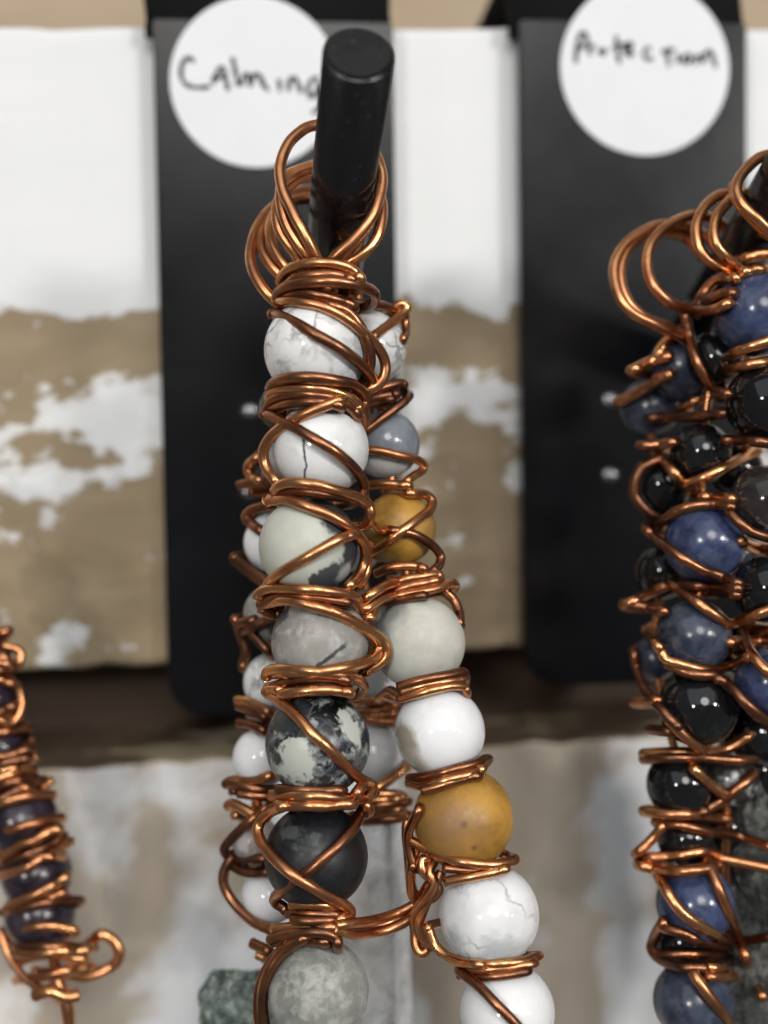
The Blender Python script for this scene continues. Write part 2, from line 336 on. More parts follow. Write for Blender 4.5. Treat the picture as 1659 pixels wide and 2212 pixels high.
def catmull(pts, n=6):
    P = [Vector(p) for p in pts]
    if len(P) < 3: return P
    P = [P[0] * 2 - P[1]] + P + [P[-1] * 2 - P[-2]]
    out = []
    for i in range(1, len(P) - 2):
        a, b, c, d = P[i - 1:i + 3]
        for k in range(n):
            t = k / n
            out.append(0.5 * ((2 * b) + (c - a) * t + (2 * a - 5 * b + 4 * c - d) * t * t + (3 * b - a - 3 * c + d) * t ** 3))
    out.append(P[-2]); return out
def tube_mesh(pts, r, sides=12, name='wire', wob=0.025, flat=None, n=7):
    """round wire along a smooth path in world space; r in mm"""
    C = catmull(pts, n); bm = bmesh.new(); rings = []
    t0 = (C[1] - C[0]).normalized(); ref = Vector((0, 0, 1)) if abs(t0.z) < 0.9 else Vector((1, 0, 0))
    nv = (ref - t0 * ref.dot(t0)).normalized(); ph = random.random() * 50
    for i, p in enumerate(C):
        t = (C[min(i + 1, len(C) - 1)] - C[max(i - 1, 0)])
        t = t.normalized() if t.length > 1e-9 else t0
        nv = (nv - t * nv.dot(t)); nv = nv.normalized() if nv.length > 1e-6 else t.orthogonal().normalized()
        bv = t.cross(nv)
        rr = r * MM * (1 + wob * noise.noise(Vector((i * 0.10 + ph, ph, 0))))
        off = Vector((noise.noise(Vector((i * .07, ph, 3))), noise.noise(Vector((i * .07, ph, 7))), noise.noise(Vector((i * .07, ph, 11))))) * (wob * r * MM * 2.0)
        ring = []
        for k in range(sides):
            a = 2 * math.pi * k / sides
            o = nv * math.cos(a) + bv * math.sin(a)
            ring.append(bm.verts.new(p + off + o * rr))
        rings.append(ring)
    for i in range(len(rings) - 1):
        for k in range(sides):
            bm.faces.new((rings[i][k], rings[i][(k + 1) % sides], rings[i + 1][(k + 1) % sides], rings[i + 1][k]))
    for ring, fl in ((rings[0], True), (rings[-1], False)):
        c = sum((v.co for v in ring), Vector()) / sides
        v = bm.verts.new(c)
        for k in range(sides):
            f = (ring[(k + 1) % sides], ring[k], v) if fl else (ring[k], ring[(k + 1) % sides], v)
            bm.faces.new(f)
    bmesh.ops.recalc_face_normals(bm, faces=bm.faces)
    return bm_mesh(bm, name)

_sph = {}
def sphere_mesh(mat):
    if mat.name not in _sph:
        bm = bmesh.new(); bmesh.ops.create_uvsphere(bm, u_segments=56, v_segments=36, radius=1.0)
        me = bm_mesh(bm, 'bead'); me.materials.append(mat); _sph[mat.name] = me
    return _sph[mat.name]
def bead(parent, x, y, r, d, kind, seed=0.0, rot=(0, 0, 0), squash=1.0):
    rm = r / FV * d * MM
    mw = Matrix.Translation(W(x, y, d)) @ (Matrix.Rotation(rot[2], 4, 'Z') @ Matrix.Rotation(rot[1], 4, 'Y') @ Matrix.Rotation(rot[0], 4, 'X')) @ Matrix.Diagonal((rm, rm, rm * squash, 1))
    o = link('bead', sphere_mesh(BM[kind]), None, parent, mw); o['seed'] = float(seed)
    return o

class Strand:
    """a string of beads: (x, y, radius in view px, distance mm, kind, seed). kind None: no bead, only bulk under the wire"""
    def __init__(s, rows): s.b = sorted(rows, key=lambda q: q[1])
    def at(s, y):
        b = s.b
        if y <= b[0][1]: i, t = 0, 0.0; j = 0
        elif y >= b[-1][1]: i = j = len(b) - 1; t = 0.0
        else:
            for i in range(len(b) - 1):
                if b[i][1] <= y <= b[i + 1][1]: break
            j = i + 1; t = (y - b[i][1]) / (b[j][1] - b[i][1])
        L = lambda k: b[i][k] * (1 - t) + b[j][k] * t
        cx, r, d = L(0), L(2), L(3)
        e = 0.76 * r
        for q in b:
            dy = abs(y - q[1])
            if dy < q[2]: e = max(e, math.sqrt(q[2] ** 2 - dy * dy))
        return cx, e, d
    def place(s, pts, r, lift=0.0, back=False, tuck=(True, True)):
        out = []; info = []
        for p in pts:
            x, y = p[0], p[1]; cx, e, d = s.at(y); dx = x - cx; rp = r * FV / d
            ee = e + rp
            dep = d - math.sqrt(max(0.0, ee * ee - dx * dx)) * d / FV - lift - (p[2] if len(p) > 2 else 0.0)
            out.append([x, y, dep]); info.append((cx, ee, d))
        # smooth the distances so that the wire runs evenly
        for _ in range(2):
            z = [q[2] for q in out]
            for i in range(1, len(out) - 1): out[i][2] = 0.25 * z[i - 1] + 0.5 * z[i] + 0.25 * z[i + 1]
        P = [W(*q) for q in out]
        if back:
            (x0, y0, _), (x1, y1, _) = out[0], out[-1]
            for i in range(len(out) - 2, 0, -1):
                x, y, dep = out[i]; t = (x - x0) / (x1 - x0) if abs(x1 - x0) > 1 else 0.5
                yc = y0 + (y1 - y0) * t; d = info[i][2]
                P.append(W(x, 2 * yc - y + 6, 2 * d - dep))
        else:
            def end(i, j):
                x, y, dep = out[i]; cx, ee, d = info[i]
                tx, ty = x - out[j][0], y - out[j][1]; L = math.hypot(tx, ty) or 1
                if abs(x - cx) > 0.72 * ee:      # at the side: carry on round the back
                    return [W(x + tx / L * 6, y + ty / L * 10, d), W(cx + (x - cx) * 0.7, y + ty / L * 22, d + ee * 0.6 * d / FV)]
                return [W(x + tx / L * 16, y + ty / L * 16, dep + 0.9), W(x + tx / L * 34, y + ty / L * 34, dep + 2.3)]
            if tuck[0]: P = end(0, 1)[::-1] + P
            if tuck[1]: P = P + end(-1, -2)
        return P

tr = random.Random(3)
def add_wire(parent, P, r, name='wire_wrap', lift=0.2):
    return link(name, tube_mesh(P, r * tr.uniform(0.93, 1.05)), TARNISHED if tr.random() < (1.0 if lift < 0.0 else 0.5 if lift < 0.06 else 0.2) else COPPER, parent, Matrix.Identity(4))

# ------------------------------------------------------------------ the rack behind the hooks
rack = thing('slat_rack', RACK, 'distressed whitewashed wooden slat rack with a dark gap behind the hooks', 'rack')
def rbox(name, u0, u1, y0, y1, w0, w1, mat, bev=0.8, parent=rack, base=RACK, tilt=0.0, jag=0.0):
    bm = bmesh.new(); nx = 60 if jag else 1
    bmesh.ops.create_cube(bm, size=1.0)
    for v in bm.verts:
        v.co = Vector(((u0 + u1) / 2 + v.co.x * (u1 - u0), (y0 + y1) / 2 + v.co.y * (y1 - y0), (w0 + w1) / 2 + v.co.z * (w1 - w0))) * MM
    if bev: bmesh.ops.bevel(bm, geom=list(bm.edges), offset=bev * MM, segments=3, affect='EDGES', profile=0.6)
    if jag:
        bmesh.ops.bisect_plane
        for k in range(1, nx):
            x = (u0 + (u1 - u0) * k / nx) * MM
            bmesh.ops.bisect_plane(bm, geom=list(bm.verts) + list(bm.edges) + list(bm.faces), plane_co=(x, 0, 0), plane_no=(1, 0, 0))
        for v in bm.verts:
            q = v.co / MM
            v.co.z += jag * MM * noise.noise(Vector((q.x * 0.35, q.y * 0.1, (1 if q.z > (w0 + w1) / 2 else 5))))
            v.co.y += jag * 0.5 * MM * noise.noise(Vector((q.x * 0.3, 9 + q.z * 0.1, q.y)))
    me = bm_mesh(bm, name, smooth=False)
    return link(name, me, mat, parent, base.copy())
w_top = on_rack(590, 58)[1]; w_bot = on_rack(590, 1424)[1]; w_low = on_rack(830, 1618)[1]
rbox('plank', -75, 85, 0, 17, w_bot, w_top, plank_mat('whitewash_upper', True), 1.0, jag=0.35)
rbox('plank', -75, 85, -0.6, 19, w_low - 75, w_low, plank_mat('whitewash_lower', False), 0.5, jag=0.5)
low = bpy.data.objects['plank.001']; low.data.materials.append(edge_mat())
for p in low.data.polygons:
    if p.normal.z > 0.4: p.material_index = 1
rbox('back_board', -80, 90, 19.5, 24, w_low - 70, w_top - 14, wood_mat('gap_shade_brown', (0.060, 0.034, 0.021), (0.10, 0.060, 0.038)), 0.4)  # the gap's shade is put into this board's dark brown colour
wall = rbox('wall', -260, 260, 42, 60, -320, 420, wood_mat('tan_wall_paint', (0.36, 0.275, 0.18), (0.42, 0.33, 0.225)), 0, None, RACK)
wall['kind'] = 'structure'

# ------------------------------------------------------------------ hooks
def rounded_plate(w, y0, y1, z0, z1, rad):
    bm = bmesh.new(); pts = []
    for (cx, cz, a0) in ((w / 2 - rad, z1 - 0.5, 0), (-w / 2 + rad, z1 - 0.5, 90), (-w / 2 + rad, z0 + rad, 180), (w / 2 - rad, z0 + rad, 270)):
        rr = 0.5 if cz > z0 + rad else rad
        cxx = (w / 2 - rr) * (1 if cx > 0 else -1)
        for k in range(9):
            a = math.radians(a0 + 90 * k / 8); pts.append((cxx + rr * math.cos(a), cz + rr * math.sin(a)))
    f = [bm.verts.new((x * MM, y0 * MM, z * MM)) for x, z in pts]; b = [bm.verts.new((x * MM, y1 * MM, z * MM)) for x, z in pts]
    bm.faces.new(f[::-1]) ; bm.faces.new(b); n = len(f)
    for i in range(n): bm.faces.new((f[i], f[(i + 1) % n], b[(i + 1) % n], b[i]))
    bmesh.ops.recalc_face_normals(bm, faces=bm.faces)
    ed = [e for e in bm.edges if abs(e.verts[0].co.y - e.verts[1].co.y) < 1e-7]
    bmesh.ops.bevel(bm, geom=ed, offset=0.28 * MM, segments=2, affect='EDGES')
    return bm_mesh(bm, 'plate', smooth=False)
def cyl(r, h, name, bev=0.3, seg=48):
    bm = bmesh.new(); bmesh.ops.create_cone(bm, cap_ends=True, segments=seg, radius1=r * MM, radius2=r * MM, depth=h * MM)
    if bev:
        ed = [e for e in bm.edges if abs(e.verts[0].co.z - e.verts[1].co.z) < 1e-7]
        bmesh.ops.bevel(bm, geom=ed, offset=bev * MM, segments=3, affect='EDGES')
    me = bm_mesh(bm, name)
    for p in me.polygons: p.use_smooth = len(p.vertices) <= 4
    return me

PLATE_F = 3.0            # the plate's face stands 3 mm in front of the boards
u_c1, w_c1 = on_rack(607, 890, PLATE_F)
peg_tip = W(775, 112, 92.0); peg_mid = W(735, 450, 108.0); peg_dir = (peg_mid - peg_tip).normalized()
pl_o = RACK @ Vector((0, -PLATE_F * MM, 0)); peg_base = peg_tip + peg_dir * ((pl_o - peg_tip).dot(N0) / peg_dir.dot(N0))
PEG_L = (peg_base - peg_tip).length / MM

def text_strokes(parent, centre, strokes, base, r=0.28):
    """handwriting as flat pen strokes joined to one sheet of ink, lying on the sticker"""
    bm = bmesh.new()
    for st in strokes:
        C = catmull([Vector((u, 0, w)) for u, w in st], 7)
        L = []
        for i, p in enumerate(C):
            t = (C[min(i + 1, len(C) - 1)] - C[max(i - 1, 0)]); t.normalize(); nn = Vector((-t.z, 0, t.x))
            rr = r * (0.85 + 0.35 * noise.noise(Vector((i * .2, p.x, p.z))))
            if i == 0 or i == len(C) - 1: rr *= 0.55
            y = -(PLATE_F + 0.17) * MM
            L.append([bm.verts.new(((p + nn * s * rr).x * MM, y, (p + nn * s * rr).z * MM)) for s in (-1, 1)])
        for a, b in zip(L, L[1:]): bm.faces.new((a[0], a[1], b[1], b[0]))
    bmesh.ops.recalc_face_normals(bm, faces=bm.faces)
    ex = bmesh.ops.extrude_face_region(bm, geom=list(bm.faces))
    for v in [g for g in ex['geom'] if isinstance(g, bmesh.types.BMVert)]: v.co.y += 0.012 * MM
    bmesh.ops.recalc_face_normals(bm, faces=bm.faces)
    return link('lettering', bm_mesh(bm, 'lettering', False), INK, parent, base)

def hook(du, label, w_bottom, sticker=None, strokes=None, screws=(), st_label=None):
    root_m = RACK @ Matrix.Translation(((u_c1 + du) * MM, -PLATE_F * MM, w_bottom * MM))
    h = thing('hook', root_m, label, 'hook', 'black hooks on the slat rack')
    tilt = RACK @ Matrix.Translation(((u_c1 + du) * MM, 0, w_c1 * MM)) @ Matrix.Rotation(math.radians(0.9), 4, 'Y') @ Matrix.Translation((0, 0, -w_c1 * MM))
    zt = w_top - 0.3
    link('plate', rounded_plate(24.3, -PLATE_F, -PLATE_F + 1.6, w_bottom, zt, 4.0), BLACK, h, tilt)
    # the strap bends back over the top of the plank
    bm = bmesh.new(); prof = []
    for k in range(9):
        a = math.radians(90 * k / 8); prof.append((-PLATE_F + 1.2 + 5 - 5 * math.cos(a), zt - 1.4 + 6.6 * math.sin(a)))
    prof += [(19.2, zt + 5.2), (20.2, zt + 4.2), (20.4, zt - 12)]
    rows = []
    for i, (y, z) in enumerate(prof):
        row = []
        for x in (-13.0, 11.9):
            j = 0.35 * noise.noise(Vector((x, y, z)))
            row.append((x + j, y, z))
        rows.append(row)
    def sheet(off):
        L = []
        for i, r in enumerate(rows):
            a = prof[max(i - 1, 0)]; b = prof[min(i + 1, len(prof) - 1)]
            t = Vector((b[0] - a[0], b[1] - a[1])).normalized(); nn = Vector((-t.y, t.x))
            L.append([bm.verts.new((x * MM, (y + nn.x * off) * MM, (z + nn.y * off) * MM)) for x, y, z in r])
        return L
    o_, i_ = sheet(0.8), sheet(-0.8)
    for k in range(len(rows) - 1):
        bm.faces.new((o_[k][0], o_[k][1], o_[k + 1][1], o_[k + 1][0])); bm.faces.new((i_[k][1], i_[k][0], i_[k + 1][0], i_[k + 1][1]))
        for s in (0, 1): bm.faces.new((o_[k][s], o_[k + 1][s], i_[k + 1][s], i_[k][s]))
    for k in (0, len(rows) - 1): bm.faces.new((o_[k][0], o_[k][1], i_[k][1], i_[k][0]))
    bmesh.ops.recalc_face_normals(bm, faces=bm.faces)
    link('top_strap', bm_mesh(bm, 'top_strap', True), FELT, h, tilt)
    # peg
    sh = U * du * MM
    mid = (peg_tip + peg_base) / 2 + sh
    q = (peg_tip - peg_base).to_track_quat('Z', 'Y').to_matrix().to_4x4()
    link('peg', cyl(2.58, PEG_L, 'peg', 0.34), PEGBLACK, h, Matrix.Translation(mid) @ q)
    for (u, w) in screws:
        bm = bmesh.new(); bmesh.ops.create_uvsphere(bm, u_segments=32, v_segments=16, radius=1)
        bmesh.ops.delete(bm, geom=[v for v in bm.verts if v.co.z < -0.05], context='VERTS')
        me = bm_mesh(bm, 'screw_head')
        m = RACK @ Matrix.Translation((u * MM, -PLATE_F * MM, w * MM)) @ Matrix.Rotation(math.radians(90), 4, 'X') @ Matrix.Diagonal((1.0 * MM, 0.8 * MM, 0.6 * MM, 1))
        link('screw_head', me, STEEL, h, m)
    if sticker:
        su, sw, sr = sticker
        st = link('sticker', cyl(sr, 0.14, 'sticker', 0.0, 96), PAPER, h,
                  RACK @ Matrix.Translation((su * MM, -(PLATE_F + 0.09) * MM, sw * MM)) @ Matrix.Rotation(math.radians(90), 4, 'X'))
        st['label'] = st_label
        text_strokes(st, sticker, strokes, RACK.copy())
    return h

def st_geo(cx, cy, r):
    a = on_rack(cx, cy, PLATE_F); b = on_rack(cx + r, cy, PLATE_F); c = on_rack(cx - r, cy, PLATE_F)
    return a[0], a[1], (b[0] - c[0]) / 2
def strokes_of(cr, lists):
    return [[on_rack(p[0], p[1], PLATE_F + 0.2) for p in cr(l)] for l in lists]
calming = strokes_of(cT, [
    [(352, 318), (335, 298), (308, 303), (289, 340), (287, 385), (305, 425), (345, 444), (395, 446), (436, 440)],
    [(448, 430), (462, 385), (485, 348), (503, 352), (514, 400), (527, 465)], [(462, 402), (485, 392), (508, 398)],
    [(546, 290), (556, 330), (566, 380), (574, 440)],
    [(592, 440), (600, 400), (618, 378), (632, 395), (640, 435), (648, 400), (668, 378), (690, 392), (705, 430), (738, 466)],
    [(786, 402), (788, 430), (792, 470)], [(838, 468), (836, 430), (846, 405), (868, 402), (884, 430), (902, 474)],
    [(990, 394), (955, 408), (936, 440), (936, 475), (955, 494), (980, 470), (992, 420), (1000, 500), (985, 560), (950, 575)]])
protection = strokes_of(cU, [
    [(848, 268), (850, 225), (856, 180), (868, 148), (886, 138), (896, 160), (886, 190), (860, 205)],
    [(908, 235), (906, 205), (918, 192), (932, 196)], [(956, 206), (950, 220), (962, 228), (970, 214), (958, 206)],
    [(1018, 148), (1022, 190), (1026, 230), (1034, 270)], [(996, 205), (1030, 192), (1062, 186)],
    [(1054, 216), (1078, 204), (1082, 184), (1064, 184), (1054, 212), (1070, 232), (1096, 224)],
    [(1166, 204), (1144, 208), (1134, 230), (1148, 248), (1176, 246)],
    [(1232, 200), (1236, 235), (1242, 284)], [(1210, 222), (1240, 212), (1268, 208)], [(1278, 226), (1280, 248), (1284, 270)],
    [(1318, 230), (1302, 246), (1312, 266), (1332, 256), (1330, 234), (1316, 230)],
    [(1356, 276), (1358, 240), (1376, 236), (1388, 262), (1396, 226), (1414, 214), (1426, 240), (1440, 288)]])
wb1 = on_rack(600, 1541, PLATE_F)[1]; wb2 = on_rack(1310, 1480, PLATE_F)[1]
hook(0, 'black metal hook with a round white sticker reading Calming', wb1, st_geo(551, 178, 183), calming,
     [on_rack(540, 888, PLATE_F), on_rack(540, 1062, PLATE_F)], 'round white sticker handwritten Calming')
DU2 = on_rack(1374, 890, PLATE_F)[0] - u_c1
hook(DU2, 'black metal hook with a round white sticker reading Protection', wb2, st_geo(1393, 147, 182), protection,
     [on_rack(1318, 864, PLATE_F), on_rack(1318, 1026, PLATE_F)], 'round white sticker handwritten Protection')

# ------------------------------------------------------------------ the pale beaded wand
wand = thing('beaded_wand', Matrix.Translation(W(720, 560, 104)), 'pale wand of white, grey and ochre beads in copper wire, hanging below the Calming sticker', 'beaded wand', 'wire wrapped wands on the hooks')

def strand(parent, rows, core_r=0.5, rnd=random):
    pts = [W(q[0], q[1], q[3]) for q in rows]
    s = link('bead_strand', tube_mesh(pts, core_r, 8), COPPER, parent, Matrix.Identity(4))
    for q in rows:
        if q[4]:
            rr = random.Random(int(q[5] * 1000) + int(q[0]))
            rot = q[6] if len(q) > 6 else (rr.uniform(0, 6.28), rr.uniform(0, 6.28), rr.uniform(0, 6.28))
            bead(s, q[0], q[1], q[2], q[3], q[4], q[5], rot)
    return s, Strand(rows)

# front strand
F_rows = [(712, 612, 92, 104, None, 0), (683, 757, 113, 104, 'howlite', 1.3), (694, 970, 103, 104, 'howlite_crack', 2.15, (0, 0, 0)), (666, 1180, 107, 104, 'cream', 3.4, (0, 0, 0)),
          (691, 1387, 105, 104, 'grey', 4.2, (0, 0, 0)), (686, 1607, 113, 104, 'zebra', 5.1, (0, 0, 0)), (683, 1850, 112, 104, 'black_matte', 6.0, (0, 0, 0)), (688, 2008, 62, 104, None, 0),
          (688, 2140, 109, 104, 'lichen', 7.0), (690, 2350, 105, 104, 'cream_plain', 7.7)]
sF, F = strand(wand, F_rows)
RW_ = 0.45
for pts, lift, back in [
    # collar under the loops
    (cA([(400, 1610), (430, 1540), (500, 1480), (600, 1445), (750, 1425), (900, 1432), (1050, 1470), (1130, 1530), (1170, 1590)]), 0.0, True),
    (cA([(470, 1640), (540, 1590), (640, 1556), (760, 1542), (900, 1540), (1010, 1560), (1100, 1600)]), -0.3, True),
    (cA([(375, 1745), (400, 1690), (470, 1650), (600, 1622), (750, 1606), (900, 1604), (1050, 1618), (1180, 1650), (1270, 1690), (1300, 1740)]), 0.35, True),
    (cA([(420, 1760), (540, 1720), (660, 1712), (780, 1735), (900, 1765), (1010, 1795), (1110, 1850)]), -0.1, True),
    # over the first bead
    (cB([(345, 100), (380, 112), (460, 112), (560, 128), (680, 152), (800, 200), (920, 270), (1020, 350), (1110, 430), (1185, 530), (1222, 620), (1225, 700), (1200, 770), (1150, 820), (1090, 850)]), 0.25, False),
    (cB([(760, 150), (900, 195), (1000, 300), (1065, 430), (1095, 540), (1100, 630), (1085, 700)]), -0.15, False),
    (cB([(312, 228), (350, 235), (430, 265), (520, 315), (620, 375), (740, 440), (850, 505), (950, 580), (1030, 650), (1100, 725), (1128, 790), (1110, 850), (1070, 900)]), 0.05, False),
    # gap one
    (cB([(270, 835), (290, 800), (350, 768), (450, 748), (580, 742), (720, 752), (860, 778), (960, 808), (1035, 862), (1060, 930), (1050, 1000)]), 0.35, True),
    (cB([(265, 925), (300, 862), (370, 835), (500, 828), (650, 836), (800, 864), (920, 908), (990, 970), (1008, 1040)]), 0.05, True),
    (cB([(252, 995), (290, 935), (380, 895), (500, 880), (640, 890), (780, 915), (880, 955), (955, 1010), (995, 1070)]), -0.2, True),
    (cB([(280, 1010), (400, 972), (520, 955), (640, 950), (760, 960), (860, 990)]), -0.1, True),
    (cB([(850, 935), (780, 962), (680, 1000), (560, 1050), (460, 1102), (350, 1172), (268, 1250), (222, 1340), (222, 1440), (258, 1530), (320, 1605)]), 0.05, False),
    (cB([(245, 1062), (285, 1070), (360, 1110), (460, 1155), (560, 1212), (680, 1282), (800, 1355), (900, 1432), (980, 1512), (1030, 1585), (1050, 1650), (1045, 1715)]), 0.35, False),
    # gap two
    (cC([(332, 190), (360, 155), (430, 135), (520, 138), (620, 152), (720, 180), (820, 208), (900, 242), (950, 285), (965, 335)]), 0.2, True),
    (cC([(330, 215), (450, 190), (560, 196), (650, 210), (760, 222), (860, 250)]), -0.2, True),
    (cC([(300, 245), (400, 242), (500, 275), (600, 312), (700, 352), (800, 412), (870, 470), (918, 530), (935, 610), (918, 690), (880, 760), (825, 820)]), 0.15, False),
    (cC([(850, 478), (800, 495), (740, 520), (650, 572), (560, 622), (470, 672), (380, 727), (310, 780), (272, 830)]), 0.1, False),
    # gap three
    (cC([(212, 905), (235, 862), (300, 838), (400, 836), (500, 840), (620, 848), (720, 860), (820, 878), (870, 905), (880, 950)]), 0.35, True),
    (cC([(235, 945), (330, 905), (450, 890), (580, 895), (720, 915), (830, 940)]), -0.15, True),
    (cC([(275, 935), (380, 918), (480, 928), (580, 952), (680, 982), (780, 1020), (880, 1070), (970, 1118), (1040, 1172), (1078, 1232), (1072, 1290), (1030, 1335), (960, 1375)]), 0.25, False),
    (cD([(870, -196), (981, -146), (1092, -79), (1187, -18), (1228, 43), (1222, 92), (1185, 150), (1100, 190), (1000, 215), (900, 236), (800, 252), (690, 256), (560, 262)]), 0.15, False),
    (cD([(395, 300), (402, 258), (455, 236), (550, 232), (680, 242), (800, 258), (920, 275), (1030, 296), (1090, 325), (1112, 360)]), 0.25, True),
    (cD([(450, 362), (560, 328), (680, 302), (780, 290), (900, 300), (1010, 330)]), 0.0, True),
    (cD([(500, 420), (540, 412), (620, 402), (720, 392), (850, 388), (950, 396), (1020, 412)]), 0.25, True),
    (cD([(500, 385), (430, 382), (395, 402), (440, 428), (500, 472), (580, 542), (660, 622), (740, 712), (840, 802), (930, 892), (1020, 982), (1100, 1050), (1165, 1085), (1180, 1120)]), 0.1, False),
    # gap five
    (cD([(430, 1165), (560, 1165), (680, 1170), (800, 1172), (920, 1180), (1040, 1190), (1140, 1196)]), 0.25, True),
    (cD([(470, 1232), (600, 1242), (700, 1238), (800, 1242), (900, 1236), (1040, 1225)]), 0.15, True),
    (cD([(480, 1120), (620, 1122), (780, 1128), (960, 1130)]), -0.2, True),
    (cD([(1060, 1150), (1110, 1095), (1170, 1090), (1175, 1130), (1150, 1170), (1130, 1220), (1142, 1255)]), 0.75, False),
    # over the matte black bead
    (cE([(475, 205), (390, 240), (330, 292), (300, 360), (320, 440), (380, 522), (460, 602), (540, 668), (640, 732), (740, 790), (840, 845), (905, 888), (912, 930), (850, 955)]), 0.45, False),
    (cE([(992, 225), (970, 292), (920, 372), (840, 462), (740, 552), (650, 632), (600, 664), (540, 712), (470, 770), (422, 802), (415, 842), (470, 880)]), 0.0, False),
    (cE([(520, 862), (620, 856), (720, 862), (820, 882), (900, 925)]), 0.1, True),
    (cE([(530, 955), (600, 965), (700, 968), (800, 960), (890, 945)]), 0.25, True),
    (cE([(500, 915), (600, 915), (720, 922), (830, 930)]), -0.05, True),
    (cE([(400, 1020), (500, 1012), (600, 1006), (700, 1008), (810, 1012)]), 0.0, True),
    (cE([(380, 1100), (450, 1066), (540, 1052), (660, 1042), (760, 1052), (818, 1082), (832, 1135)]), 0.45, True),
    (cE([(390, 1110), (480, 1100), (620, 1100), (760, 1110)]), -0.1, True),
    (cE([(600, 1085), (510, 1140), (440, 1205), (382, 1292), (345, 1392), (330, 1490), (335, 1590), (350, 1680), (380, 1760)]), 0.1, False),
    (cE([(540, 1080), (460, 1160), (385, 1250), (330, 1360), (304, 1480), (306, 1600), (320, 1700)]), -0.1, False),
]:
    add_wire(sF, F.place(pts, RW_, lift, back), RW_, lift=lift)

# right hand strand
R_rows = [(760, 600, 60, 110, None, 0), (797, 752, 81, 111, 'howlite', 8.3), (833, 960, 74, 111, 'grey_white', 9.0, (0, 0, 1.0)), (862, 1142, 80, 110, 'ochre', 10.0),
          (905, 1389, 100, 107, 'cream_plain', 11.4, (0, 0, 0)), (950, 1581, 98, 105.5, 'white_brown', 12.3, (0, 0, 0)), (1001, 1768, 108, 104.5, 'ochre', 13.2, (0, 0, 0)),
          (1057, 1976, 108, 103.5, 'howlite_web', 14.5, (0, 0, 0)), (1096, 2184, 102, 102.5, 'white', 15.1), (1130, 2380, 100, 101.5, 'cream', 16.0)]
sR, R = strand(wand, R_rows)
RR = 0.40
for pts, lift, back in [
    (cB([(1110, 140), (1200, 152), (1280, 182), (1330, 215)]), 0.0, False),
    (cB([(1120, 415), (1180, 368), (1260, 308), (1340, 240), (1392, 190), (1398, 150), (1350, 140), (1300, 175)]), 0.1, False),
    (cB([(1385, 260), (1395, 320), (1392, 385), (1370, 430)]), -0.2, False),
    (cB([(1110, 865), (1200, 832), (1290, 806), (1360, 790), (1385, 812)]), 0.1, True),
    (cB([(1080, 930), (1170, 912), (1280, 892), (1320, 890)]), 0.0, True),
    (cB([(1080, 975), (1170, 950), (1290, 925)]), -0.2, True),
    (cB([(1040, 1205), (1130, 1140), (1220, 1072), (1310, 1002), (1385, 945), (1408, 918)]), 0.1, False),
    (cB([(1060, 1345), (1180, 1356), (1290, 1380), (1400, 1405), (1490, 1430), (1545, 1470), (1530, 1520), (1465, 1560), (1410, 1605)]), 0.1, False),
    (cB([(1080, 1640), (1200, 1630), (1320, 1635), (1425, 1645)]), 0.1, True),
    (cC([(1230, 205), (1320, 212), (1372, 252), (1360, 312), (1300, 362), (1220, 422), (1140, 482), (1060, 540), (975, 595)]), 0.25, False),
    (cC([(1120, 452), (1240, 472), (1320, 512), (1390, 562), (1432, 622), (1420, 682), (1380, 722)]), -0.05, False),
    (cC([(1000, 738), (1080, 702), (1180, 688), (1270, 692), (1325, 712)]), 0.1, True),
    (cC([(1000, 855), (1100, 812), (1200, 776), (1310, 756), (1400, 742), (1425, 765)]), 0.15, True),
    (cC([(1000, 880), (1130, 850), (1250, 816), (1350, 792), (1420, 780)]), 0.0, True),
    (cC([(985, 925), (1100, 890), (1230, 872), (1400, 836), (1500, 802), (1528, 815)]), 0.3, True),
    (cC([(965, 950), (1080, 915), (1200, 900), (1330, 885)]), 0.05, True),
    (cC([(1470, 865), (1525, 920), (1555, 1000), (1555, 1060)]), -0.4, False),
    (cG([(400, 930), (560, 882), (700, 852), (830, 828), (935, 805), (960, 850)]), 0.15, True),
    (cG([(420, 975), (600, 922), (750, 892), (880, 872), (950, 870)]), 0.0, True),
    (cG([(400, 1030), (560, 990), (700, 952), (840, 922), (945, 930), (970, 985)]), 0.1, True),
    (cG([(490, 1690), (620, 1672), (760, 1642), (900, 1602), (1040, 1562), (1110, 1532), (1150, 1530)]), 0.15, True),
    (cG([(485, 1725), (600, 1752), (720, 1722), (840, 1692), (960, 1662), (1060, 1632), (1105, 1600)]), 0.1, True),
    (cG([(600, 1790), (740, 1752), (830, 1724), (960, 1688), (1070, 1668)]), 0.0, True),
    (cH([(965, 680), (1040, 722), (1120, 757), (1200, 777), (1300, 787), (1380, 777), (1412, 765)]), 0.15, True),
    (cH([(1110, 800), (1250, 812), (1370, 802)]), 0.0, True),
    (cH([(1120, 858), (1230, 838), (1330, 818), (1375, 802)]), 0.1, True),
    (cH([(1010, 560), (972, 640), (968, 700), (985, 780)]), 0.0, False),
    (cH([(1055, 1060), (1080, 1122), (1130, 1168), (1190, 1192), (1260, 1200)]), 0.2, False),
    (cH([(1160, 1192), (1260, 1196), (1370, 1196), (1470, 1182), (1512, 1165)]), 0.15, True),
    (cH([(1180, 1228), (1280, 1222), (1400, 1212), (1492, 1196)]), 0.05, True),
    (cH([(1180, 1246), (1270, 1252), (1370, 1246), (1465, 1226)]), 0.0, True),
    (cH([(1190, 1235), (1260, 1292), (1330, 1362), (1400, 1432), (1450, 1490), (1480, 1530)]), 0.15, False),
]:
    add_wire(sR, R.place(pts, RR, lift, back), RR, lift=lift)

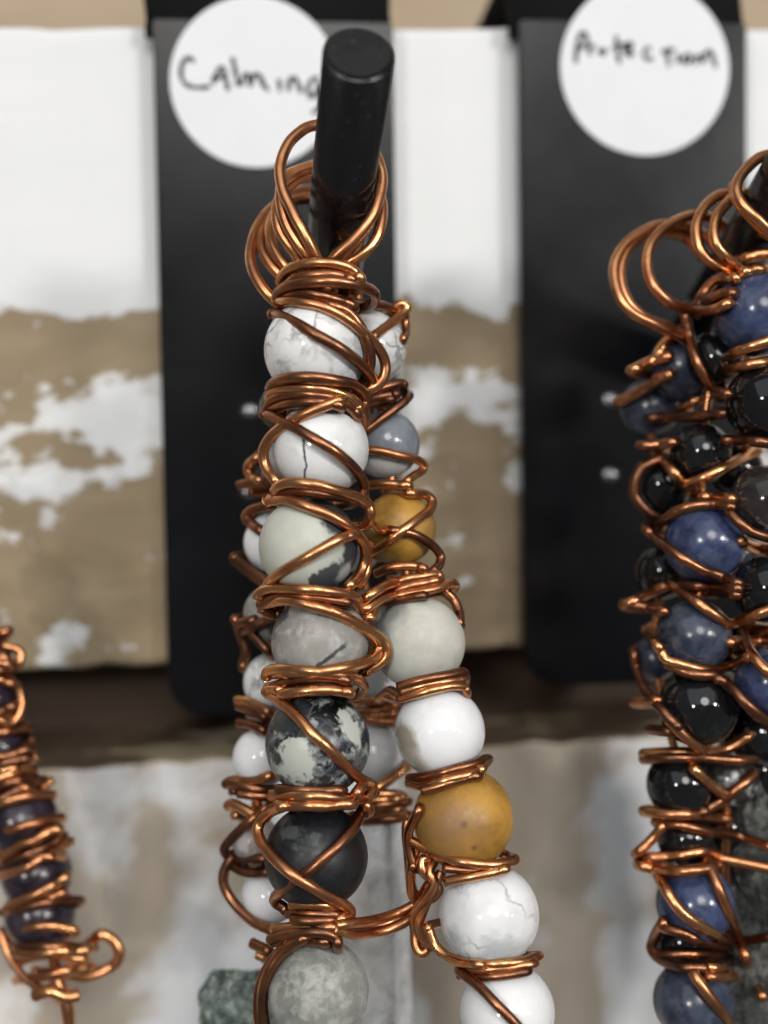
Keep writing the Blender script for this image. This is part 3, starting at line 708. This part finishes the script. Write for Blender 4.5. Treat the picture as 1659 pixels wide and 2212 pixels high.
# far left strand
L_rows = [(690, 640, 50, 110, None, 0), (620, 880, 60, 112, 'smoky', 20.2), (613, 1000, 62, 113, 'grey', 20.0), (592, 1172, 66, 113, 'white', 21.0), (588, 1325, 62, 113, 'grey', 22.4), (591, 1474, 66, 113, 'howlite', 23.6),
          (566, 1636, 64, 113, 'white', 24.0), (552, 1815, 52, 113, 'clear', 25.0), (584, 1934, 62, 113, 'white', 26.0), (590, 2040, 40, 112, None, 27.0)]
sL, Lf = strand(wand, L_rows)
for pts, lift, back in [
    (cB([(165, 1410), (105, 1455), (88, 1510), (120, 1570), (190, 1605)]), 0.1, False),
    (cB([(5, 1645), (100, 1622), (200, 1620), (300, 1632), (420, 1650)]), 0.1, True),
    (cC([(300, 285), (190, 312), (140, 362), (180, 412), (240, 455)]), 0.1, False),
    (cC([(78, 645), (150, 702), (220, 752), (290, 800)]), 0.2, False),
    (cC([(80, 660), (160, 730), (250, 790), (340, 830)]), -0.1, False),
    (cC([(85, 1055), (150, 1100), (200, 1160), (280, 1245)]), 0.2, False),
    (cC([(180, 1050), (95, 1075), (110, 1160), (140, 1250), (125, 1330)]), 0.0, False),
    (cC([(200, 1085), (270, 1050), (330, 1025)]), 0.2, False),
    (cD([(180, 460), (260, 468), (340, 510), (425, 560)]), 0.1, True),
    (cD([(190, 500), (280, 530), (400, 590)]), -0.1, True),
    (cD([(195, 630), (280, 642), (385, 692)]), 0.1, True),
    (cD([(95, 1085), (135, 1068), (220, 1088), (330, 1118), (440, 1122), (540, 1130)]), 0.1, True),
    (cD([(120, 1065), (240, 1045), (340, 1040), (440, 1020)]), 0.0, True),
    (cD([(190, 1150), (300, 1165), (430, 1170), (520, 1175)]), 0.0, True),
    (cD([(112, 1245), (150, 1225), (240, 1270), (330, 1320), (400, 1330)]), 0.2, True),
    (cD([(380, 1275), (420, 1250), (480, 1225), (540, 1200)]), 0.8, False),
    (cE([(270, 290), (190, 360), (120, 430), (78, 490), (100, 540), (150, 575)]), 0.3, False),
    (cE([(120, 560), (78, 640), (75, 720), (110, 802), (180, 892), (270, 972), (350, 1012), (420, 1032)]), 0.5, False),
    (cE([(130, 600), (200, 640), (300, 652), (370, 640)]), 0.2, True),
    (cE([(140, 580), (220, 555), (360, 560)]), 0.0, True),
    (cE([(262, 1115), (320, 1142), (380, 1172)]), 0.2, True),
    (cE([(295, 1190), (350, 1215), (400, 1230)]), 0.2, True),
]:
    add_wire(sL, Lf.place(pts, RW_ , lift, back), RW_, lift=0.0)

# rear strand, seen between the front and the right hand one
B_rows = [(770, 1180, 55, 117, 'white', 30.0), (795, 1330, 58, 117, 'grey', 31.0), (815, 1480, 56, 117, 'white', 32.0), (805, 1627, 68, 117, 'white', 33.0), (830, 1735, 52, 116, None, 0)]
sB, Bk = strand(wand, B_rows)
for pts, lift, back in [
    (cG([(30, 1052), (110, 1040), (180, 1048), (260, 1030)]), 0.1, True),
    (cG([(70, 1135), (200, 1130), (300, 1102), (390, 1060)]), 0.1, True),
    (cG([(120, 1180), (250, 1165), (370, 1150)]), 0.0, True),
    (cG([(130, 1195), (250, 1212), (365, 1222)]), 0.15, True),
    (cG([(210, 1780), (310, 1712), (390, 1652), (470, 1595)]), 0.5, False),
    (cE([(1030, 135), (1150, 126), (1240, 132), (1275, 165)]), 0.1, True),
    (cE([(1040, 212), (1140, 196), (1250, 188), (1300, 176)]), 0.2, True),
    (cE([(1005, 262), (1120, 246), (1260, 228)]), 0.1, True),
    (cE([(1000, 305), (1120, 296), (1230, 288), (1300, 268)]), 0.2, True),
    (cE([(1020, 170), (1150, 165), (1260, 160)]), 0.0, True),
]:
    add_wire(sB, Bk.place(pts, RW_, lift, back), RW_)

# hanging loops, over the peg and gathered in the collar (x, y in crop, distance)
def raw(cr, pts): return [W(q[0], q[1], q[2]) for q in cr(pts)]
for P in [
    raw(cA, [(820, 1900, 104.5), (800, 1600, 104), (765, 1420, 102.6), (690, 1262, 102), (620, 1122, 101.9), (550, 1000, 102), (490, 872, 102.2), (440, 762, 102.4), (412, 662, 102.6), (402, 560, 102.9), (412, 475, 103.2), (440, 380, 103.5), (500, 272, 104), (600, 180, 104.6), (690, 132, 105.2), (860, 110, 106), (1060, 150, 106.3), (1220, 270, 105.8), (1310, 400, 104.8), (1360, 540, 104), (1372, 660, 103.6), (1345, 800, 103.2), (1290, 955, 102.8), (1195, 1100, 102.6), (1080, 1232, 102.6), (980, 1322, 102.7), (900, 1410, 103), (840, 1560, 104), (830, 1900, 105)]),
    raw(cA, [(760, 1900, 105), (740, 1560, 104), (690, 1395, 103), (620, 1310, 102.8), (545, 1200, 102.8), (480, 1090, 102.9), (435, 970, 103), (410, 850, 103.3), (408, 740, 103.8), (432, 650, 104.6), (490, 585, 105.8), (560, 555, 107), (650, 525, 108.6), (800, 480, 110.4), (1000, 470, 110.4), (1180, 520, 108.6), (1290, 600, 106.5), (1350, 780, 105.4), (1372, 900, 104.8), (1370, 1000, 104.3), (1352, 1100, 104), (1320, 1192, 103.8), (1250, 1292, 103.6), (1150, 1372, 103.6), (1040, 1440, 103.8), (920, 1600, 104.5), (880, 1900, 105)]),
    raw(cA, [(700, 1900, 105), (640, 1560, 104.2), (570, 1372, 103.8), (490, 1265, 103.7), (415, 1150, 103.8), (376, 1030, 104), (370, 930, 104.6), (392, 830, 105.4), (445, 745, 106.6), (530, 665, 108.2), (640, 600, 110), (800, 560, 111.6), (1000, 530, 110), (1150, 650, 109), (1230, 760, 108), (1270, 900, 107), (1240, 1050, 106), (1150, 1200, 105), (1020, 1350, 104.6), (900, 1560, 105), (860, 1900, 105.5)]),
    raw(cA, [(600, 1900, 106), (500, 1860, 105.4), (370, 1800, 105), (260, 1690, 105), (175, 1560, 105.4), (130, 1430, 106), (126, 1300, 106.8), (172, 1130, 108), (250, 990, 109.4), (350, 890, 110.6), (470, 800, 112), (620, 740, 113.4), (800, 740, 114), (1000, 800, 113.4), (1130, 920, 112), (1180, 1080, 110), (1120, 1260, 108), (1000, 1450, 106.6), (900, 1700, 106), (850, 1900, 106)]),
    raw(cA, [(640, 1900, 106.6), (520, 1700, 106), (420, 1560, 105.8), (310, 1440, 106), (245, 1330, 106.6), (222, 1215, 107.4), (240, 1090, 108.6), (310, 950, 110), (420, 860, 111.4), (560, 800, 112.8), (760, 800, 113.5), (960, 880, 113), (1080, 1000, 111.5), (1100, 1150, 109.6), (1020, 1330, 107.8), (880, 1560, 106.6), (820, 1900, 106.4)]),
    raw(cA, [(640, 1900, 106), (540, 1600, 105.4), (470, 1475, 105.2), (395, 1375, 105.4), (332, 1255, 106), (305, 1130, 107), (330, 1000, 108.4), (410, 900, 110), (560, 830, 111.6), (760, 830, 112.4), (920, 920, 111.6), (1010, 1060, 110), (1000, 1230, 108.2), (900, 1450, 106.6), (800, 1900, 106.4)]),
    ]:
    link('hanging_loop', tube_mesh(P, 0.46), COPPER, wand, Matrix.Identity(4))

# cross ties between the strands
for P in [
    raw(cE, [(820, 1000, 101), (900, 985, 101.5), (1000, 976, 103), (1100, 956, 104.6), (1200, 926, 105.6), (1290, 888, 106), (1360, 840, 106), (1400, 780, 105.6), (1430, 730, 105), (1480, 690, 104.5)]),
    raw(cE, [(800, 1030, 101), (870, 1045, 101.6), (960, 1062, 103), (1060, 1047, 104.6), (1170, 1024, 105.4), (1270, 980, 105.6), (1340, 925, 105.4), (1390, 860, 105), (1420, 800, 105)]),
    raw(cE, [(840, 1015, 102.5), (940, 1015, 104), (1060, 1005, 105.4), (1180, 975, 106.2), (1300, 920, 106.6), (1370, 850, 106.6)]),
    raw(cE, [(1290, 300, 106), (1288, 400, 105.6), (1300, 520, 105.4), (1308, 640, 105.4), (1325, 760, 105.6), (1370, 850, 105.8)]),
    raw(cE, [(1360, 470, 104.6), (1335, 560, 104.6), (1315, 680, 104.8), (1330, 800, 105), (1400, 880, 105.4)]),
    raw(cE, [(1440, 540, 104), (1390, 570, 103.8), (1400, 640, 103.6), (1460, 700, 103.8), (1500, 760, 104), (1450, 820, 104.2), (1390, 800, 104.2)]),
    raw(cE, [(1480, 560, 104), (1440, 640, 103.4), (1470, 720, 103.2), (1430, 800, 103.4), (1380, 860, 104), (1340, 940, 104.6), (1345, 1040, 104.8), (1350, 1130, 104.6), (1385, 1185, 104.4), (1430, 1160, 104.4)]),
    raw(cE, [(1520, 640, 104), (1480, 720, 103.8), (1440, 800, 104), (1390, 920, 104.2), (1370, 1010, 104.2), (1400, 1090, 104.4), (1470, 1150, 104.4)]),
    raw(cC, [(905, 930, 104), (950, 890, 103.6), (1010, 850, 104), (1080, 810, 105), (1150, 790, 106)]),
    raw(cC, [(880, 830, 104), (925, 760, 103.8), (945, 680, 104), (930, 600, 104.4), (960, 540, 105.4)]),
    raw(cC, [(870, 950, 104.2), (930, 970, 103.8), (985, 940, 104.2), (1050, 900, 105), (1130, 880, 106)]),
    raw(cC, [(900, 420, 104.6), (950, 380, 105), (1010, 440, 106), (1080, 450, 107), (1150, 470, 107.6)]),
    raw(cC, [(925, 990, 104.4), (960, 1030, 104), (985, 1000, 104.4), (1000, 940, 105)]),
    raw(cG, [(240, 1030, 110), (330, 960, 108), (420, 1010, 106), (500, 980, 105)]),
    raw(cG, [(300, 1000, 109), (380, 1030, 107), (460, 990, 105.6), (540, 940, 105)]),
    ]:
    link('tie_wire', tube_mesh(P, 0.42), COPPER, wand, Matrix.Identity(4))

# clear quartz point hanging inside, grey-green rough stone behind
def quartz_mesh():
    bm = bmesh.new(); top = []; bot = []
    R0 = 4.7 * MM; L0 = 24 * MM
    for k in range(6):
        a = math.radians(60 * k + 12); rr = R0 * (1 + 0.10 * math.sin(k * 2.3))
        top.append(bm.verts.new((rr * math.cos(a), rr * math.sin(a), (0.4 * math.sin(k * 1.9)) * MM)))
        bot.append(bm.verts.new((rr * 0.94 * math.cos(a), rr * 0.94 * math.sin(a), -L0 + 1.2 * math.sin(k) * MM)))
    tip = bm.verts.new((0.4 * MM, 0, -L0 - 6 * MM)); cap = bm.verts.new((0.5 * MM, 0, 0.8 * MM))
    for k in range(6):
        j = (k + 1) % 6
        bm.faces.new((top[k], top[j], bot[j], bot[k])); bm.faces.new((bot[k], bot[j], tip)); bm.faces.new((top[j], top[k], cap))
    bmesh.ops.recalc_face_normals(bm, faces=bm.faces)
    bmesh.ops.bevel(bm, geom=list(bm.edges), offset=0.18 * MM, segments=2, affect='EDGES')
    return bm_mesh(bm, 'quartz_point', False)
link('quartz_point', quartz_mesh(), quartz_mat(), wand, Matrix.Translation(W(775, 1762, 119.5)) @ Matrix.Rotation(math.radians(-2), 4, 'Y'))
def rock_mesh(sx, sy, sz, seed, amp, sub=5, facet=False):
    bm = bmesh.new(); bmesh.ops.create_icosphere(bm, subdivisions=sub, radius=1)
    for v in bm.verts:
        c = v.co.normalized()
        bx = Vector((max(-0.72, min(0.72, c.x)), max(-0.72, min(0.72, c.y)), max(-0.7, min(0.7, c.z)))) * 1.3
        c = c.lerp(bx, 0.7)
        q = c * 1.6 + Vector((seed, 0, 0))
        d = 1 + amp * noise.noise(q) + amp * 0.5 * noise.noise(q * 2.7) + amp * 0.3 * noise.noise(q * 6.1) + amp * 0.16 * noise.noise(q * 14)
        v.co = Vector((c.x * sx, c.y * sy, c.z * sz)) * d * MM
    return bm_mesh(bm, 'rough_stone', not facet)
link('rough_stone', rock_mesh(7.4, 3.6, 7.2, 3.0, 0.26, 6), rock_mat('grey_green_rock', (0.06, 0.085, 0.076), (0.19, 0.23, 0.205), (0.42, 0.46, 0.425), 700, 0.6, 0.9), wand,
     Matrix.Translation(W(583, 2272, 115.5)) @ Matrix.Rotation(0.16, 4, 'Y'))

# ------------------------------------------------------------------ the dark blue and black wand
def px(cr, x, y, r, s): q = cr([(x, y)])[0]; return q[0], q[1], r / s * 0.54
dark = thing('beaded_wand', Matrix.Translation(W(1640, 560, 112)), 'dark wand of blue and black beads in copper wire, hanging below the Protection sticker', 'beaded wand', 'wire wrapped wands on the hooks')
DB = []
for (cr, s, x, y, r, d, k, sd) in [
    (cR1, 1.84, 1390, 1395, 285, 110, 'blue', 40.0), (cR1, 1.84, 1080, 1730, 190, 113.5, 'black', 41), (cR1, 1.84, 850, 1790, 235, 116.5, 'blue_grey', 42),
    (cR1, 1.84, 1460, 2050, 270, 109, 'black', 43), (cR1, 1.84, 600, 2090, 200, 119.5, 'blue_grey', 44),
    (cR2, 1.84, 980, 210, 205, 113, 'black', 45), (cR2, 1.84, 690, 450, 195, 116, 'black', 46), (cR2, 1.84, 1460, 560, 240, 109, 'smoky', 47.5),
    (cR2, 1.84, 1010, 870, 272, 111, 'blue', 48.3), (cR2, 1.84, 1470, 1210, 228, 108.5, 'black', 49), (cR2, 1.84, 700, 1080, 190, 117, 'black', 50),
    (cR2, 1.84, 930, 1560, 250, 111, 'blue_grey', 51.2), (cR2, 1.84, 1480, 1900, 225, 109, 'blue', 52.7), (cR2, 1.84, 960, 2080, 265, 111, 'black', 53), (cR2, 1.84, 640, 1720, 150, 118, 'blue_grey', 54),
    (cR3, 1.85, 830, 440, 225, 113, 'black', 55.4), (cR3, 1.85, 1200, 400, 190, 114, 'smoky', 56.3), (cR3, 1.85, 870, 840, 190, 114, 'black', 57),
    (cR3, 1.85, 940, 1320, 262, 111, 'blue', 58.1), (cR3, 1.85, 850, 1600, 190, 113.5, 'black', 59), (cR3, 1.85, 930, 2040, 270, 111, 'blue_grey', 60.4), (cR3, 1.85, 960, 2560, 260, 111, 'black', 61.4),
    (cR3, 1.85, 1530, -250, 240, 110, 'blue', 62), (cR3, 1.85, 1330, 60, 210, 116, 'black', 63), (cR3, 1.85, 1480, 330, 210, 116, 'black', 64), (cR2, 1.84, 1250, 1640, 190, 116, 'black', 65), (cR2, 1.84, 1240, 330, 180, 117, 'black', 66), (cR1, 1.84, 1240, 1560, 180, 118, 'black', 67), (cR2, 1.84, 1230, 950, 170, 117, 'blue_grey', 68), (cR3, 1.85, 1150, 760, 170, 117, 'black', 69), (cR3, 1.85, 1150, 1500, 190, 118, 'smoky', 71), (cR3, 1.85, 1180, 1950, 200, 118, 'black', 72)]:
    x2, y2, r2 = px(cr, x, y, r, s); DB.append((x2, y2, r2 * 1.10, d, k, float(sd)))
cols = [[b for b in DB if b[0] < 1480], [b for b in DB if 1480 <= b[0] < 1570], [b for b in DB if b[0] >= 1570]]
dstr = []
for cset in cols:
    cset.sort(key=lambda b: b[1]); s_, _ = strand(dark, cset, 0.4); dstr.append(s_)
def depth_on(x, y, r, default):
    best = None
    for b in DB:
        rr = b[2] + r * FV / b[3]; q = rr * rr - (x - b[0]) ** 2 - (y - b[1]) ** 2
        if q > 0:
            dd = b[3] - math.sqrt(q) * b[3] / FV
            best = dd if best is None else min(best, dd)
    return default if best is None else best
def over_dark(pts, r, default=112.5, lift=0.15):
    fine = []
    for i in range(len(pts) - 1):
        for k in range(3):
            t = k / 3; fine.append((pts[i][0] * (1 - t) + pts[i + 1][0] * t, pts[i][1] * (1 - t) + pts[i + 1][1] * t))
    fine.append(pts[-1])
    z = [depth_on(x, y, r, default) for x, y in fine]
    for _ in range(3): z = [min(z[i], (z[max(i - 1, 0)] + 2 * z[i] + z[min(i + 1, len(z) - 1)]) / 4) if 0 < i < len(z) - 1 else z[i] for i in range(len(z))]
    P = [W(x, y, d - lift) for (x, y), d in zip(fine, z)]
    P = P[::2] + ([P[-1]] if len(P) % 2 == 0 else [])
    a, b = fine[0], fine[-1]
    def end(i, j):
        x, y = fine[i]; tx, ty = x - fine[j][0], y - fine[j][1]; L = math.hypot(tx, ty) or 1
        if x > 1625: return []
        q = 1520 - x
        return [W(x + tx / L * 9, y + ty / L * 9, z[i] + 0.9), W(x + tx / L * 14 + q * 0.10, y + ty / L * 18, z[i] + 2.6), W(x + q * 0.3, y + ty / L * 22, z[i] + 4.5)]
    return end(0, 2)[::-1] + P + end(-1, -3)
for cr, ls in [
  (cR1, [[(400, 2030), (540, 1960), (660, 1880), (745, 1840)], [(490, 1800), (600, 1742), (730, 1710)], [(765, 1560), (700, 1622), (660, 1700)],
         [(860, 1395), (890, 1520), (930, 1690), (990, 1830), (1070, 1950), (1170, 1985)], [(1185, 1705), (1290, 1652), (1400, 1620), (1520, 1580)],
         [(1190, 1802), (1330, 1772), (1540, 1730)], [(620, 2162), (760, 2152), (950, 2152), (1130, 2130)], [(850, 2085), (960, 2022), (1130, 1968)],
         [(1000, 1242), (1060, 1162), (1150, 1120), (1240, 1132)], [(960, 1322), (1040, 1282), (1130, 1250), (1210, 1240)], [(950, 1362), (1060, 1372), (1170, 1318)],
         [(1300, 1085), (1380, 1062), (1540, 1070)], [(1320, 982), (1400, 952), (1540, 950)]]),
  (cR2, [[(705, 250), (620, 270), (540, 322), (490, 420), (490, 522), (540, 602), (620, 662), (700, 690)], [(710, 262), (780, 352), (870, 452), (960, 530), (1080, 532), (1200, 545)],
         [(690, 722), (780, 642), (900, 602), (1050, 582), (1195, 602)], [(890, 432), (1020, 382), (1150, 312), (1270, 252), (1400, 190)], [(560, 152), (650, 150), (765, 128)],
         [(1160, 112), (1300, 110), (1540, 140)], [(590, 782), (660, 852), (770, 932), (880, 1010), (1000, 1072), (1120, 1112), (1245, 1162)], [(1190, 642), (1260, 722), (1360, 792), (1540, 850)],
         [(1280, 862), (1380, 912), (1540, 925)], [(435, 1320), (540, 1272), (640, 1222), (715, 1188)], [(440, 1322), (560, 1342), (700, 1372)],
         [(770, 1180), (880, 1252), (1000, 1342), (1110, 1422), (1190, 1470), (1300, 1432), (1530, 1345)], [(820, 1172), (980, 1192), (1235, 1205)], [(950, 1232), (1100, 1242), (1230, 1250)],
         [(595, 1540), (670, 1642), (720, 1722), (850, 1772), (1000, 1802), (1150, 1800), (1330, 1715)], [(760, 1772), (900, 1842), (1070, 1840)], [(490, 1690), (520, 1850), (580, 1962), (660, 2062), (740, 2152), (810, 2225)],
         [(1300, 1562), (1380, 1742), (1540, 1870)], [(1100, 1872), (1200, 1922), (1300, 2042), (1400, 2132), (1540, 2230)], [(1200, 1602), (1330, 1592), (1540, 1590)], [(1370, 1502), (1540, 1525)], [(515, 2042), (650, 2030)]]),
  (cR3, [[(770, -10), (860, 82), (960, 160)], [(640, 40), (750, 50)], [(590, 212), (760, 202), (900, 202), (1100, 200), (1250, 142), (1330, 85)], [(590, 252), (760, 242), (1000, 242), (1200, 262), (1360, 260)],
         [(935, 325), (1020, 412), (1150, 508)], [(1385, 355), (1270, 462), (1140, 562), (990, 645)], [(590, 640), (750, 662), (900, 662), (1060, 690), (1180, 690)], [(680, 722), (850, 742), (1040, 792), (1200, 802), (1350, 852), (1540, 915)],
         [(525, 935), (620, 852), (700, 745)], [(610, 982), (800, 972), (950, 942), (1040, 932), (1150, 992), (1300, 1022), (1540, 1070)], [(550, 1042), (700, 1082), (900, 1080), (1060, 1058)],
         [(665, 1105), (740, 1252), (830, 1372), (950, 1472), (1090, 1545)], [(1050, 1060), (1130, 1242), (1200, 1422), (1260, 1542), (1310, 1702), (1370, 1852), (1440, 2020)], [(1120, 1562), (1250, 1602), (1350, 1592), (1540, 1560)],
         [(700, 1470), (640, 1562), (620, 1652), (680, 1742), (850, 1792), (1010, 1800)], [(720, 1502), (860, 1542), (960, 1592), (1190, 1640)], [(690, 1702), (900, 1692), (1190, 1702)], [(1030, 1792), (1180, 1802)], [(1050, 1862), (1200, 1862)],
         [(935, 1845), (1010, 1962), (1100, 2082), (1210, 2230)]]) ]:
    for pts in ls:
        add_wire(dark, over_dark(cr(pts), 0.48), 0.48, lift=0.03)
for P in [
    raw(cR1, [(900, 1620, 114), (820, 1560, 112.5), (640, 1472, 111), (480, 1390, 110.6), (382, 1272, 110.8), (342, 1130, 111.4), (352, 1000, 112), (432, 870, 113), (560, 782, 114), (700, 735, 115), (900, 760, 116.5), (1100, 900, 117), (1200, 1100, 116)]),
    raw(cR1, [(860, 1600, 114.4), (760, 1500, 112.4), (600, 1440, 111.4), (470, 1340, 111.2), (400, 1200, 111.6), (390, 1060, 112.2), (440, 920, 113.2), (540, 830, 114.2), (680, 790, 115.2), (860, 830, 116.5), (1000, 980, 117)]),
    raw(cR1, [(960, 1400, 114), (870, 1362, 112), (740, 1302, 110.6), (640, 1202, 110.4), (590, 1080, 110.8), (592, 940, 111.4), (640, 832, 112.2), (740, 742, 113.2), (850, 688, 114), (960, 668, 115), (1120, 720, 116.5), (1250, 900, 117)]),
    raw(cR1, [(1400, 1150, 113), (1300, 1112, 110.6), (1180, 1062, 109.6), (1040, 1002, 109.2), (965, 900, 109.2), (945, 762, 109.6), (985, 642, 110.4), (1070, 545, 111.4), (1200, 505, 112.4), (1380, 560, 113.4), (1540, 700, 114)]),
    raw(cR1, [(1420, 1180, 113), (1310, 1110, 110.2), (1180, 985, 108.6), (1105, 900, 108.2), (1075, 800, 108.4), (1095, 682, 109), (1152, 602, 109.8), (1230, 530, 110.8), (1360, 500, 112), (1540, 560, 113)]),
    raw(cR1, [(1600, 860, 107), (1475, 770, 106.4), (1410, 705, 106.2), (1335, 640, 106.2), (1270, 562, 106.4), (1242, 482, 106.8), (1262, 400, 107.4), (1330, 310, 108.2), (1430, 232, 109), (1600, 200, 110)]),
    raw(cR1, [(1600, 880, 108), (1475, 800, 107.4), (1390, 722, 107.2), (1300, 622, 107.4), (1232, 520, 108), (1225, 440, 108.8)]),
    ]:
    link('hanging_loop', tube_mesh(P, 0.47), COPPER, dark, Matrix.Identity(4))
link('rough_stone', rock_mesh(6.6, 4.0, 17.0, 11.0, 0.42, 5, True), rock_mat('black_druzy', (0.010, 0.011, 0.011), (0.045, 0.047, 0.045), (0.17, 0.17, 0.15), 700, 0.22, 1.0), dark,
     Matrix.Translation(W(1705, 1985, 118)))

# ------------------------------------------------------------------ the purple wand
purple = thing('beaded_wand', Matrix.Translation(W(-300, 700, 117)), 'dark purple beaded wand bound tightly in copper wire with a small end loop', 'beaded wand', 'wire wrapped wands on the hooks')
ax_r = [(-600, -420, 150), (-180, -290, 150), (60, -190, 130), (300, -70, 130), (520, -50, 140), (770, -5, 140), (950, 50, 120), (1155, 120, 185), (1430, 190, 185), (1640, 205, 185), (1800, 270, 200), (1930, 285, 180), (2040, 290, 110)]
P_rows = []
for i, (yy, cx, r) in enumerate(ax_r):
    x2, y2, r2 = px(cL, cx, yy, r, 1.304)
    P_rows.append((x2, y2, r2, 121.0, 'amethyst' if yy < 1700 and yy != 950 else None, 70.0 + i * 1.7))
sP, PS = strand(purple, P_rows, 0.6)
rg = random.Random(5)
y = 1290.0
while y < 2120:
    cx, e, d = PS.at(y); e2 = e + 5
    near = min(abs(y - q[1]) / q[2] for q in P_rows if q[4])
    if near > 0.40 or rg.random() < 0.45:
        tl = rg.uniform(-0.55, -0.08) if y < 1960 else rg.uniform(-0.3, 0.25); ov = rg.uniform(0.82, 1.22); sh = rg.uniform(-6, 6)
        cu = rg.uniform(-16, 12); pts = [(cx + sh + e2 * ov * t + rg.uniform(-3, 3), y + tl * e2 * t + cu * (1 - t * t) + rg.uniform(-3, 3)) for t in (-1, -0.6, -0.2, 0.2, 0.6, 1)]
        add_wire(sP, PS.place(pts, 0.46, rg.uniform(-0.3, 0.6), True), 0.46, lift=0.03)
    y += rg.uniform(13, 25)
for q in [[(-20, 620), (60, 640), (110, 560), (95, 460), (40, 430)], [(-30, 820), (70, 800), (150, 740)], [(-20, 940), (100, 880), (170, 830)], [(0, 1290), (120, 1330), (250, 1340)],
          [(130, 980), (200, 1000), (250, 960)], [(10, 1750), (60, 1880), (150, 1990), (250, 2050)], [(20, 300), (90, 340), (105, 270), (30, 240)]]:
    add_wire(sP, PS.place(cL(q), 0.42, 0.4, False), 0.42)
link('end_loop', tube_mesh(raw(cL, [(420, 1840, 122), (480, 1780, 121.4), (530, 1745, 121), (590, 1775, 121), (622, 1830, 121), (612, 1885, 121), (560, 1925, 121), (450, 1965, 120), (350, 1950, 119)]), 0.55), COPPER, purple, Matrix.Identity(4))
link('tail_wire', tube_mesh(raw(cL, [(300, 1980, 117), (330, 2060, 116.6), (352, 2140, 116.6), (365, 2250, 117), (370, 2400, 117.6)]), 0.6), COPPER, purple, Matrix.Identity(4))
link('tail_wire', tube_mesh(raw(cL, [(180, 2060, 116), (260, 2040, 115.6), (340, 2070, 115.6), (410, 2060, 116)]), 0.6), COPPER, purple, Matrix.Identity(4))
